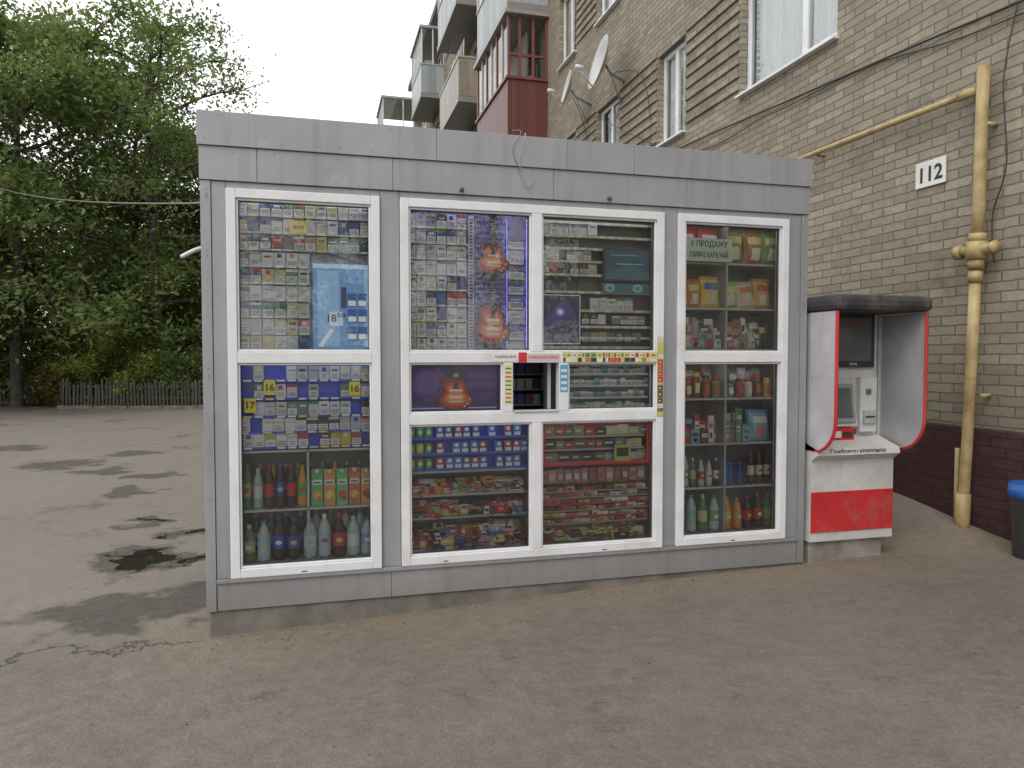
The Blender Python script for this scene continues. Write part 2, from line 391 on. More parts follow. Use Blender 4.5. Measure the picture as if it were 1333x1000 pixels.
# behind the hatch: counter, a small rack beside the seller, dim back room
mb.box(1.70, 2.03, .36, .9, 1.10, 1.13, (.4, .32, .24)); mb.box(1.5, 2.7, .95, .97, 1.0, 2.0, (.16, .15, .16))
for k in range(3):
    mb.box(1.84, 2.35, .55, .62, 1.17 + k * .105, 1.178 + k * .105, (.5, .5, .5))
    for j in range(8): mb.box(1.85 + j * .058, 1.90 + j * .058, .56, .60, 1.179 + k * .105, 1.25 + k * .105, random.choice([(.08, .14, .4), (.5, .5, .55), (.4, .08, .08), (.6, .6, .6), (.1, .1, .15)]))
mb.build('interior_shelving', kiosk, M_plastic)

# ---- goods -------------------------------------------------------
def mulc(c, k): return tuple(min(1, x * k) for x in c)
WHT = (.72, .72, .70)
PACKC = [(.66, .66, .66), (.58, .60, .64), (.45, .45, .47), (.64, .62, .53), (.5, .04, .04), (.04, .07, .33), (.02, .02, .025), (.07, .24, .1), (.52, .38, .1), (.1, .28, .48), (.35, .04, .06), (.72, .72, .72)]
def pack(g, x, z, w, h, y, d=.022, pal=PACKC, lab=.85):
    c = mulc(random.choice(pal), U(.8, 1.05)); y += U(-.007, .007); h *= U(.94, 1.0)
    M = Matrix.Translation((x + w / 2, y, z)) @ Matrix.Rotation(U(-.035, .035), 4, 'Y') @ Matrix.Rotation(U(-.12, .12), 4, 'Z')
    g.box(-w / 2, w / 2, 0, d, 0, h, c, M)
    def r(x0, x1, z0, z1, e, cc): g.face([M @ Vector(p) for p in ((x0 - w / 2, -e, z0), (x1 - w / 2, -e, z0), (x1 - w / 2, -e, z1), (x0 - w / 2, -e, z1))], cc)
    e = .0012
    if R() < lab:
        r(w * .04, w * .96, h * .03, h * .50, e, mulc(WHT, U(.8, 1.08)))
        for k in range(3):
            zz = h * (.12 + .11 * k); ww = w * U(.4, .85)
            r(w * .5 - ww / 2, w * .5 + ww / 2, zz, zz + h * .04, 2 * e, (.12, .12, .12))
    a = random.choice(PACKC); q = R()
    if q < .35: r(w * .2, w * .8, h * .62, h * .76, e, a)
    elif q < .6: r(0, w, h * .8, h, e, a)
    elif q < .8: r(w * .3, w * .7, h * .6, h * .9, e, a)
    else: r(w * .1, w * .9, h * .66, h * .70, e, (.05, .05, .05))
def packrow(g, x0, x1, z, h=.082, y=.11, n=None, pal=PACKC, gap=.003, miss=.03, rail=None, tags=True):
    w = .0535
    n = n or int((x1 - x0) / (w + gap)); w = (x1 - x0) / n - gap
    k = 0
    while k < n:
        rep = random.choice([1, 2, 2, 3]); c = [random.choice(pal)]
        for q in range(rep):
            if k >= n: break
            if R() > miss: pack(g, x0 + k * (w + gap), z, w, h * U(.96, 1.0), y, pal=c)
            k += 1
    if rail is not None:
        g.box(x0 - .003, x1, y - .014, y + .05, z - .010, z - .001, rail)
        if tags:
            for k in range(n):
                if R() < .75: g.rect(x0 + k * (w + gap) + .006, x0 + (k + 1) * (w + gap) - .01, z - .011, z - .0005, y - .0155, random.choice([(.8, .8, .78), (.8, .8, .78), (.8, .7, .1)]))

LIGHTP = [(.70, .70, .70), (.60, .62, .65), (.64, .62, .56), (.72, .72, .72), (.42, .43, .47), (.45, .06, .06), (.05, .08, .26), (.04, .04, .04), (.14, .27, .16), (.55, .47, .22), (.68, .70, .72), (.66, .67, .70)]
G = MB()
zs = [2.378 - .0935 * (k + 1) + .008 for k in range(9)]
G.box(.15, .93, .135, .145, 1.54, 2.37, (.35, .35, .37))
for k, z in enumerate(zs):
    xe = .90 if k < 3 else .56
    packrow(G, .172, xe, z, .080, .085, pal=LIGHTP, rail=(.5, .5, .52))
G.rect(.455, .545, 2.195, 2.265, .066, (.8, .62, .05)); G.rect(.47, .53, 2.22, 2.24, .065, (.3, .2, .05))
G.box(.15, .93, .135, .145, .985, 1.46, (.02, .06, .58))
for k, z in enumerate([1.375, 1.272, 1.172, 1.082, .995]):
    packrow(G, .19 if k != 3 else .17, .90, z, .080, .09, pal=LIGHTP + [(.72, .72, .72)] * 3 + ([(.06, .08, .3), (.6, .42, .05)] if k > 2 else []), rail=(.03, .09, .72), miss=.28 if k < 3 else .08)
for (tx, tz_, t_) in ((.305, 1.36, '16'), (.77, 1.35, '16'), (.20, 1.262, '17')):
    G.box(tx, tx + .062, .064, .066, tz_ - .07, tz_ + .01, (.85, .7, .03))
    text(t_, 'price_tag', (tx + .03, .0625, tz_ - .03), .055, M_black, kiosk, bold=.001)
G.box(1.07, 1.845, .135, .145, 1.54, 2.37, (.22, .19, .44))
for k in range(9):
    z = 2.30 - .0915 * k
    packrow(G, 1.103, 1.465, z - .03, .080, .085, pal=LIGHTP + [(.07, .12, .36), (.4, .06, .06), (.07, .1, .27)], rail=(.6, .58, .7))
    if k: packrow(G, 1.722, 1.83, z - .04, .078, .10, pal=[(.06, .08, .35), (.15, .2, .5), (.66, .66, .72), (.22, .2, .48)], rail=(.35, .32, .6))
G.rect(1.478, 1.512, 1.55, 2.35, .10, (.6, .58, .70))
for k in range(40): G.rect(1.485, 1.505, 1.56 + k * .0195, 1.57 + k * .0195, .0985, (.08, .07, .12))
G.rect(1.516, 1.715, 1.55, 2.35, .125, (.16, .13, .34))
for k in range(26):
    zz = 1.56 + k * .0305; G.rect(1.52, 1.71, zz, zz + .012, .1235, (.22 + .1 * R(), .20 + .08 * R(), .46))
G.box(1.89, 2.70, .16, .17, 1.54, 2.37, (.10, .105, .10))
for z in (2.345, 2.262, 2.185, 2.105, 2.022, 1.915, 1.80, 1.70, 1.63, 1.57):
    G.box(1.905, 2.67, .085, .158, z - .008, z, (.46, .46, .28)); G.rect(1.905, 2.67, z - .016, z - .002, .0835, (.55, .55, .34) if R() < .6 else (.6, .6, .55))
    x = 1.91
    while x < 2.62:
        if R() < .6: G.rect(x, x + .035, z - .017, z - .001, .0825, (.72, .72, .68))
        x += U(.04, .09)
packrow(G, 1.925, 2.30, 2.264, .076, .09, pal=[(.6, .6, .58), (.45, .42, .3), (.7, .7, .7)])
packrow(G, 1.925, 2.05, 2.108, .07, .09, pal=LIGHTP, n=2); packrow(G, 2.1, 2.32, 2.108, .06, .09, pal=LIGHTP, n=4, miss=.2)
packrow(G, 1.925, 2.05, 2.024, .07, .09, pal=LIGHTP, n=2); packrow(G, 2.12, 2.30, 2.024, .06, .09, pal=[(.05, .05, .06), (.5, .5, .5)], n=3)
packrow(G, 2.20, 2.55, 1.80, .078, .09, pal=[(.70, .70, .68), (.6, .6, .6), (.4, .4, .42)])
packrow(G, 2.20, 2.36, 1.71, .065, .09, pal=LIGHTP, n=3); packrow(G, 2.4, 2.63, 1.71, .055, .09, pal=[(.3, .3, .3), (.5, .5, .45)], n=4)
packrow(G, 2.2, 2.6, 1.60, .06, .09, pal=[(.2, .2, .19), (.35, .35, .32)], miss=.3)
G.box(2.06, 2.68, .13, .14, 1.17, 1.47, (.22, .24, .24))
for k in range(4):
    z = 1.40 - k * .073
    x = 2.10
    while x < 2.62:
        wd = U(.025, .05); c = random.choice([(.6, .64, .64), (.7, .72, .72), (.2, .42, .25), (.4, .56, .45), (.22, .38, .5), (.55, .5, .55), (.65, .65, .6), (.7, .72, .72)])
        G.box(x, x + wd - .003, .065 + U(0, .01), .12, z, z + .042 * U(.6, 1), c); G.rect(x + .004, x + wd - .007, z + .008, z + .016, .0635, mulc(c, .35)); x += wd
    G.box(2.09, 2.64, .055, .13, z - .012, z - .002, (.62, .65, .65))
for k in range(34):
    c = random.choice([(.75, .75, .75), (.25, .55, .35), (.7, .72, .7)])
    for z in (1.19, 1.443): G.rect(2.092 + k * .0163, 2.104 + k * .0163, z, z + .01, .030, c)
for k in range(15): G.rect(2.636, 2.648, 1.2 + k * .0163, 1.212 + k * .0163, .030, (.7, .75, .7))
G.box(1.08, 1.85, .145, .155, .825, 1.11, (.02, .05, .48))
for z in (1.022, .928, .835):
    G.box(1.10, 1.835, .07, .145, z - .010, z - .001, (.04, .12, .68))
    x = 1.105
    for k in range(3):
        G.lathe(x + .024, .10, z, [(.021, 0), (.023, .002), (.023, .06), (.021, .063)], [(.05, .05, .05), random.choice([(.3, .5, .08), (.52, .52, .08), (.08, .32, .12)]), (.1, .1, .1)], 12)
        G.disc(x + .024, z + .032, .013, .014, .0765, (.62, .64, .3), 10); x += .052
    x = 1.275
    while x < 1.80:
        c = random.choice([(.04, .16, .48), (.04, .16, .48), (.06, .22, .5), (.38, .05, .07), (.05, .08, .25)]); M = Matrix.Translation((x + .023, .08 + U(-.006, .006), z)) @ Matrix.Rotation(U(-.04, .04), 4, 'Y')
        G.box(-.0235, .0235, 0, .03, 0, .068 * U(.9, 1), c, M); G.rect(x + .004, x + .043, z + .003, z + .024, .0725, mulc(WHT, .9))
        G.disc(x + .023, z + .046, .013, .012, .0725, (.68, .70, .74), 8); x += random.choice([.052, .052, .058, .1])
SN = [(.48, .04, .04), (.52, .24, .05), (.04, .07, .22), (.05, .03, .03), (.58, .48, .13), (.13, .30, .11), (.5, .5, .5), (.34, .12, .27), (.17, .08, .04), (.08, .24, .42), (.55, .34, .35), (.55, .48, .34), (.3, .2, .12), (.03, .03, .03)]
def bar_item(g, x, y, z, L, wd, h, ang, c, tilt=0):
    M = Matrix.Translation((x, y, z)) @ Matrix.Rotation(ang, 4, 'Z') @ Matrix.Rotation(tilt, 4, 'X')
    st = [(-.5, .35, .1), (-.44, .95, .5), (-.36, 1, 1), (.36, 1, 1), (.44, .95, .5), (.5, .35, .1)]
    rings = []
    for s_, kw, kh in st:
        hw, hh = wd / 2 * kw, h / 2 * kh
        rings.append([M @ Vector((s_ * L, a * hw, h / 2 + b * hh)) for a, b in ((-1, 0), (-.8, -.9), (.8, -.9), (1, 0), (.8, .9), (-.8, .9))])
    g.rings(rings, [mulc(c, .7), c, c, c, mulc(c, .7)])
    c2 = random.choice([(.65, .65, .62), (.58, .48, .12), (.42, .04, .04), (.05, .05, .05), mulc(c, 1.5), mulc(c, .4)]); a0 = U(-.34, -.1); a1 = U(.05, .34)
    g.face([M @ Vector(p) for p in ((L * a0, -wd * .41, h * .97), (L * a1, -wd * .41, h * .97), (L * (a1 - .04), wd * .38, h * .97), (L * (a0 + .04), wd * .38, h * .97))], c2)
    g.face([M @ Vector(p) for p in ((L * a0, -wd * .425, h * .08), (L * a1, -wd * .425, h * .08), (L * a1, -wd * .515, h * .5), (L * a0, -wd * .515, h * .5))], c2)
    g.face([M @ Vector(p) for p in ((L * (a0 + .05), -wd * .2, h * .98), (L * (a1 - .05), -wd * .2, h * .98), (L * (a1 - .05), wd * .1, h * .98), (L * (a0 + .05), wd * .1, h * .98))], random.choice([(.6, .6, .6), (.05, .05, .05), (.4, .05, .05)]))
def barshelf(x0, x1, z, lay=3, pal=SN, L0=.07, L1=.13):
    for l in range(lay):
        x = x0 + U(.0, .03)
        while x < x1 - .04:
            L = U(L0, L1); bar_item(G, min(x + L / 2, x1 - L / 2), U(.095, .13) + l * .035, z + l * U(.014, .024), L, U(.035, .065), U(.012, .024), U(-.5, .5), random.choice(pal), U(.3, 1.0)); x += L * U(.5, .9)
barshelf(1.09, 1.84, .682); barshelf(1.09, 1.84, .695, 3)
barshelf(1.09, 1.84, .547, 3); barshelf(1.09, 1.84, .56, 3); barshelf(1.09, 1.84, .342, 4); barshelf(1.09, 1.84, .38, 4)
G.box(1.89, 2.70, .14, .15, .33, 1.11, (.17, .09, .08))
RX0, RX1, RZ0, RZ1 = 1.925, 2.645, .828, 1.098
for a in ((RX0, RX1, RZ0, RZ0 + .02), (RX0, RX1, RZ1 - .02, RZ1), (RX0, RX0 + .02, RZ0 + .02, RZ1 - .02), (RX1 - .02, RX1, RZ0 + .02, RZ1 - .02)):
    G.box(a[0], a[1], .040, .050, a[2], a[3], (.66, .03, .05))
for k in range(30): G.rect(RX0 + .02 + k * .023, RX0 + .032 + k * .023, RZ1 - .014, RZ1 - .008, .039, (.8, .8, .8))
for z in (1.01, .93, .85):
    x = 1.955
    while x < 2.60:
        wd = U(.05, .09); c = random.choice([(.04, .04, .045), (.06, .06, .06), (.10, .09, .08), (.04, .04, .04), (.3, .05, .04), (.22, .19, .12)] if x < 2.35 else [(.3, .38, .18), (.45, .45, .25), (.12, .2, .12), (.36, .36, .32)])
        hh = .06 * U(.7, 1); G.box(x, x + wd - .003, .08 + U(-.005, .01), .12, z, z + hh, c); G.rect(x + .006, x + wd * U(.5, .8), z + hh * .4, z + hh * .62, .0735, (.5, .5, .46)); x += wd
    G.box(1.95, 2.62, .065, .13, z - .012, z - .002, (.42, .37, .35))
G.box(2.40, 2.51, .034, .0385, .845, .95, (.36, .45, .1)); G.box(2.415, 2.495, .031, .0335, .875, .93, (.02, .03, .02))
for j, z in enumerate((.715, .70)):
    x = 1.925
    while x < 2.62:
        wd = U(.045, .06); G.box(x, x + wd - .006, .08 + j * .03, .105 + j * .03, z, z + .09 * U(.85, 1), random.choice([(.36, .15, .13), (.3, .15, .17), (.42, .26, .15), (.25, .2, .25), (.2, .1, .08)])); G.rect(x + .008, x + wd - .014, z + .02, z + .055, .0785 + j * .03, random.choice([(.5, .4, .34), (.55, .5, .48), (.35, .1, .1)])); x += wd
for k, z in enumerate((.665, .625, .585, .545, .505, .465)):
    G.box(1.92, 2.65, .057, .13, z - .008, z, random.choice([(.46, .06, .06), (.35, .3, .28), (.46, .06, .06)]))
    x = 1.925
    while x < 2.63:
        wd = U(.02, .085); c = random.choice([(.46, .06, .06), (.62, .60, .57), (.5, .44, .15), (.18, .08, .05), (.64, .62, .59), (.38, .12, .08), (.5, .32, .14), (.1, .06, .05), (.3, .22, .18)])
        hh = U(.018, .031); G.box(x, x + wd - .002, .062 + U(-.002, .01), .12, z + .001, z + hh, c); G.rect(x + .004, x + wd * U(.5, .85), z + .006, z + hh * .6, .0585, random.choice([(.5, .5, .46), (.35, .05, .05), (.08, .05, .05), mulc(c, .4)])); x += wd + (U(0, .02) if R() < .2 else 0)
HB = [(.3, .42, .12), (.5, .48, .16), (.4, .27, .1), (.15, .08, .05), (.55, .55, .5), (.34, .13, .08), (.06, .05, .05)]
barshelf(1.92, 2.65, .352, 4, HB); barshelf(1.92, 2.65, .385, 3, HB)
G.build('packaged_goods', kiosk, M_goods)

# bottles / cartons / bags
G = MB()
def bottle(x, y, z, h, r, liq, lab, cap, n=12):
    prof = [(r * .8, 0), (r * .98, .012), (r, h * .25), (r * .94, h * .27), (r * .95, h * .55), (r, h * .57), (r * .95, h * .66), (r * .55, h * .83), (r * .33, h * .9), (r * .36, h * .91), (r * .36, h * .985), (r * .3, h)]
    cols = [mulc(liq, .7), liq, liq, lab, lab, liq, liq, liq, cap, cap, cap]
    G.lathe(x, y, z, prof, cols, n)
    c2 = random.choice([(.7, .7, .7), (.5, .05, .05), (.6, .5, .1)])
    if sum(abs(a - b) for a, b in zip(c2, lab)) > .4:
        G.disc(x, z + h * .41, r * .5, h * .055, y - r - .001, c2, 8)
def carton(x, y, z, w, h, d, c, fruit):
    G.box(x, x + w, y, y + d, z, z + h * .86, c)
    G.face([(x, y, z + h * .86), (x + w, y, z + h * .86), (x + w, y + d * .5, z + h), (x, y + d * .5, z + h)], mulc(c, 1.1)); G.face([(x + w, y + d, z + h * .86), (x, y + d, z + h * .86), (x, y + d * .5, z + h), (x + w, y + d * .5, z + h)], c)
    G.disc(x + w * .5, z + h * .3, w * .38, w * .38, y - .0012, fruit, 12)
    G.disc(x + w * .7, z + h * .2, w * .2, w * .2, y - .002, mulc(fruit, .6), 10)
    G.rect(x + w * .1, x + w * .9, z + h * .58, z + h * .72, y - .0012, (.68, .69, .65))
    G.rect(x + w * .2, x + w * .8, z + h * .62, z + h * .67, y - .002, (.05, .25, .1))
    G.lathe(x + w * .5, y + d * .3, z + h * .9, [(.012, 0), (.012, .02)], [(.7, .7, .7)], 8)
def bag(x, z, w, h, y, c, c2, c3=(.7, .66, .5), tilt=0.0, lean=.12, bulge=.04):
    nx, nz = 7, 9; M = Matrix.Translation((x, y, z)) @ Matrix.Rotation(tilt, 4, 'Y') @ Matrix.Rotation(-lean, 4, 'X')
    pts = {}
    for j in range(nz + 1):
        for i in range(nx + 1):
            u, v = i / nx, j / nz
            b = (math.sin(math.pi * u) ** .6 * math.sin(math.pi * min(1, max(0, (v - .06) / .88))) ** .6) if .05 < v < .95 else 0
            pinch = 1 - .08 * math.sin(math.pi * v)
            pts[i, j] = M @ Vector(((u - .5) * w * pinch, -bulge * b * (1 + .22 * math.sin(u * 13 + v * 7 + x * 30)), v * h))
    for j in range(nz):
        for i in range(nx):
            u, v = (i + .5) / nx - .5, (j + .5) / nz
            cc = c
            if .55 < v < .8 and abs(u) < .42: cc = c2
            elif (u * w * 1.1) ** 2 + ((v - .3) * h) ** 2 < (w * .28) ** 2: cc = c3
            if v < .08 or v > .92: cc = mulc(c, .7)
            G.face([pts[i, j], pts[i + 1, j], pts[i + 1, j + 1], pts[i, j + 1]], cc)
    G.face([M @ Vector((-w / 2, .02, 0)), M @ Vector((w / 2, .02, 0)), M @ Vector((w / 2, .02, h)), M @ Vector((-w / 2, .02, h))], c)
COLA = (.035, .016, .012); CLR = (.42, .49, .51); GRN = (.06, .2, .07); ORG = (.58, .25, .04); PEP = (.02, .08, .42)
row1 = [(GRN, (.4, .4, .15), GRN, .26), ((.3, .4, .33), (.6, .6, .55), (.6, .6, .6), .23), (COLA, (.5, .03, .03), (.45, .03, .03), .25), (COLA, PEP, PEP, .26), (COLA, (.55, .03, .03), (.5, .03, .03), .25), (ORG, (.1, .4, .05), (.6, .3, .02), .24)]
for k, (l, a, cp, h) in enumerate(row1): bottle(.205 + k * .06, U(.10, .13), .643, h, .028, l, a, cp)
for k in range(5): carton(.556 + k * .070, .085 + U(0, .015), .643, .064, U(.195, .22), .06, [(.12, .38, .15), (.58, .28, .06), (.14, .42, .18), (.5, .13, .06), (.58, .33, .08)][k], [(.7, .36, .05), (.7, .58, .12), (.5, .06, .05), (.66, .4, .1), (.5, .06, .04)][k])
row2 = [((.14, .2, .1), (.4, .45, .25), (.6, .6, .6), .21), (CLR, (.35, .55, .68), (.1, .3, .6), .23), (COLA, PEP, PEP, .25), (COLA, (.05, .1, .42), PEP, .24), (CLR, (.62, .66, .7), (.6, .1, .1), .23), (CLR, (.3, .5, .68), (.7, .7, .7), .25), (COLA, (.55, .03, .03), (.5, .03, .03), .25), ((.4, .48, .46), (.6, .66, .62), (.5, .5, .5), .23), (CLR, (.2, .38, .6), (.1, .25, .55), .22)]
for k, (l, a, cp, h) in enumerate(row2): bottle(.212 + k * .081 + (.01 if k > 3 else 0), U(.11, .13), .343, h, .038, l, a, cp)
for k in range(8): bottle(.24 + k * .085, .23, .343, .25, .034, random.choice([COLA, CLR, GRN]), random.choice([PEP, (.5, .5, .5), (.4, .03, .03)]), (.3, .3, .3))
for k in range(10): bottle(.20 + k * .07, .22, .643, .24, .028, random.choice([COLA, ORG, GRN]), random.choice([(.4, .2, .05), (.5, .5, .5), (.4, .03, .03)]), (.3, .3, .3))
for k, (x, c, c2) in enumerate(((2.945, (.6, .06, .06), (.7, .66, .66)), (3.10, (.6, .08, .07), (.68, .66, .6)), (3.29, (.2, .27, .12), (.58, .46, .14)), (3.44, (.42, .17, .07), (.62, .54, .18)), (3.57, (.14, .3, .12), (.6, .55, .2)))):
    bag(x, 2.125, .155, .232, .125, c, c2, tilt=U(-.05, .05))
for k, (x, c, c2) in enumerate(((2.895, (.66, .38, .16), (.58, .06, .06)), (2.99, (.66, .25, .07), (.70, .66, .25)), (3.115, (.74, .56, .14), (.1, .15, .5)), (3.262, (.28, .58, .12), (.6, .68, .26)), (3.385, (.70, .58, .42), (.62, .2, .07)), (3.505, (.66, .42, .12), (.62, .1, .08)))):
    bag(x, 1.828, .12 if k < 2 else .135, U(.18, .22), .125, c, c2, tilt=U(-.08, .08))
PB = [(.13, .34, .19), (.6, .6, .54), (.09, .17, .1), (.5, .06, .07), (.58, .52, .15), (.34, .13, .11), (.62, .38, .42), (.25, .4, .5), (.16, .09, .05), (.68, .68, .66), (.2, .42, .17), (.03, .03, .03)]
def boxrow(x0, x1, z, hmin, hmax, y=.10, wmin=.035, wmax=.07):
    x = x0
    while x < x1 - .03:
        wd = U(wmin, wmax); h = U(hmin, hmax); c = random.choice(PB); yy = y + U(-.02, .02)
        xe = min(x + wd - .004, x1)
        G.box(x, xe, yy, yy + .03, z, z + h, c)
        c2 = random.choice(PB + [WHT, WHT]); q = xe - x
        G.rect(x + q * .12, x + q * .85, z + h * .5, z + h * .8, yy - .0012, c2); G.disc(x + q * .5, z + h * .26, q * .28, h * .13, yy - .0012, random.choice(PB), 8); G.rect(x + q * .2, x + q * .75, z + h * .6, z + h * .66, yy - .002, (.05, .05, .05))
        if R() < .5: G.box(x + q * .05, xe - q * .05, yy + .008, yy + .018, z + h, z + h + .012, mulc(c, .8))
        x += wd
def bagrow(x0, x1, z, h0, h1, y=.12, w0=.06, w1=.085):
    x = x0 + w0 / 2
    while x < x1 - w0 / 3:
        w_ = U(w0, w1); bag(x, z, w_, U(h0, h1), y + U(-.01, .015), random.choice(PB), random.choice(PB + [WHT]), random.choice(PB + [WHT, (.6, .5, .3)]), tilt=U(-.06, .06), bulge=.02); x += w_ * U(.85, 1.02)
boxrow(2.85, 3.19, 1.557, .17, .21, .15); boxrow(3.22, 3.6, 1.557, .17, .21, .15)
bagrow(2.85, 3.18, 1.557, .15, .20, .13); bagrow(3.23, 3.56, 1.557, .15, .20, .13); bagrow(2.85, 3.18, 1.557, .09, .13, .10, .05, .07); bagrow(3.22, 3.5, 1.557, .09, .13, .10, .05, .07)
for x in (2.88, 2.945, 3.01, 3.08, 3.15, 3.26, 3.33, 3.40, 3.47, 3.54):
    c = random.choice([(.2, .08, .04), (.55, .4, .14), (.38, .08, .06), (.2, .26, .1), (.6, .6, .55)]); h = U(.10, .17); yy = U(.10, .13)
    G.lathe(x, yy, 1.233, [(.024, 0), (.027, .006), (.027, h * .75), (.022, h * .82), (.025, h * .84), (.025, h), (.022, h + .002)], [c, mulc(c, .8), mulc(c, 1.1), c, random.choice([(.5, .42, .1), (.45, .05, .05), (.05, .05, .05)])] * 2, 12)
    G.rect(x - .016, x + .016, 1.233 + h * .2, 1.233 + h * .6, yy - .028, random.choice([(.66, .6, .38), (.68, .68, .68), (.5, .1, .06)]))
bagrow(2.86, 3.18, 1.233, .17, .22, .18); bagrow(3.22, 3.6, 1.233, .17, .22, .18)
boxrow(2.85, 3.19, .934, .13, .18, .14); boxrow(2.85, 3.10, .934, .07, .12, .08); boxrow(3.22, 3.42, .934, .1, .15)
bag(3.50, .936, .16, .21, .125, (.22, .46, .6), (.72, .72, .72), (.6, .2, .2)); boxrow(3.22, 3.6, .934, .17, .22, .2)
for k in range(6): bottle(2.88 + k * .056, U(.10, .13), .645, U(.17, .21), .022, random.choice([COLA, CLR, GRN, (.3, .15, .03)]), random.choice([(.62, .62, .58), (.42, .04, .04), (.15, .36, .15), (.4, .48, .3)]), (.6, .6, .6))
for k in range(5):
    c = random.choice([(.03, .07, .32), (.05, .1, .4), (.03, .03, .04)]); G.lathe(3.235 + k * .035, .11, .645, [(.014, 0), (.017, .006), (.017, .14), (.013, .15)], [c, c, mulc(c, 2)], 10)
for k in range(3): bottle(3.43 + k * .062, .12, .645, .22, .026, random.choice([COLA, GRN]), random.choice([(.42, .06, .04), (.6, .55, .4)]), (.1, .1, .1))
for k in range(4): bottle(2.90 + k * .085, .12, .343, U(.21, .25), .035, [GRN, CLR, GRN, CLR][k], [(.14, .36, .14), (.25, .48, .54), (.54, .54, .26), (.12, .38, .2)][k], [(.1, .3, .1), (.1, .4, .4), (.5, .5, .5), (.1, .3, .1)][k])
for k in range(5): bottle(3.25 + k * .078, .12, .343, U(.21, .25), .034, [ORG, ORG, COLA, COLA, GRN][k], [(.56, .45, .14), (.6, .3, .07), (.52, .04, .04), (.5, .05, .05), (.3, .38, .14)][k], [(.5, .27, .03), (.5, .27, .03), (.5, .04, .04), (.5, .04, .04), (.1, .3, .1)][k])
G.build('drinks_and_snacks', kiosk, M_goods)

P = MB()
P.rect(.575, .905, 1.545, 2.03, .062, (.14, .30, .52)); P.rect(.60, .72, 1.56, 1.99, .0608, (.26, .43, .62)); P.rect(.86, .90, 1.56, 2.02, .0608, (.36, .52, .70)); P.rect(.575, .905, 2.005, 2.03, .060, (.45, .62, .78))
P.face([(.60, .059, 1.565), (.625, .059, 1.56), (.69, .059, 1.655), (.672, .059, 1.665)], (.7, .72, .75))
P.rect(.665, .74, 1.68, 1.76, .059, (.56, .64, .74))
for z in (1.79, 1.70, 1.60):
    for k in range(2): P.box(.765 + k * .058, .815 + k * .058, .048, .057, z, z + .075, (.03, .1, .3)); P.rect(.768 + k * .058, .812 + k * .058, z + .004, z + .034, .047, WHT)
P.rect(.73, .76, 1.78, 1.90, .059, (.03, .05, .12))
P.rect(1.11, 1.655, 1.18, 1.462, .055, (.03, .015, .08)); P.rect(1.12, 1.64, 1.195, 1.203, .054, (.3, .26, .5))
for k in range(26): P.rect(1.46 + (k % 9) * .02, 1.472 + (k % 9) * .02, 1.25 + (k // 9) * .06, 1.29 + (k // 9) * .06, .0535, (U(.05, .12), .03, U(.12, .26)))
P.disc(1.24, 1.34, .11, .10, .0545, (.07, .03, .12), 20); P.disc(1.22, 1.35, .07, .07, .054, (.10, .05, .17), 18)
P.box(2.33, 2.655, .060, .075, 1.978, 2.185, (.02, .02, .025)); P.rect(2.345, 2.64, 1.99, 2.172, .0585, (.02, .06, .085)); P.face([(2.345, .0575, 1.99), (2.64, .0575, 1.99), (2.64, .0575, 2.03), (2.5, .0575, 2.09), (2.345, .0575, 2.02)], (.03, .10, .125)); P.rect(2.42, 2.60, 2.085, 2.090, .0570, (.15, .42, .46)); P.rect(2.38, 2.56, 2.14, 2.144, .0570, (.2, .36, .4))
P.rect(2.33, 2.655, 1.905, 1.968, .075, (.04, .09, .09))
for x in (2.38, 2.57): P.disc(x, 1.937, .035, .026, .0735, (.14, .33, .35), 16); P.disc(x, 1.937, .02, .014, .073, (.05, .15, .17), 12)
P.rect(1.915, 2.18, 1.585, 1.885, .070, (.045, .04, .075))
for a in ((1.915, 2.18, 1.882, 1.888), (2.176, 2.182, 1.585, 1.882), (1.915, 2.176, 1.583, 1.589)): P.rect(a[0], a[1], a[2], a[3], .068, (.45, .45, .52))
P.face([(1.94, .068, 1.72), (2.02, .068, 1.68), (2.16, .068, 1.74), (2.10, .068, 1.85), (2.04, .068, 1.84)], (.08, .055, .16)); P.disc(2.05, 1.78, .03, .028, .0665, (.24, .18, .55)); P.disc(2.05, 1.78, .014, .012, .065, (.7, .66, .9))
P.build('advertising_displays', kiosk, M_poster)

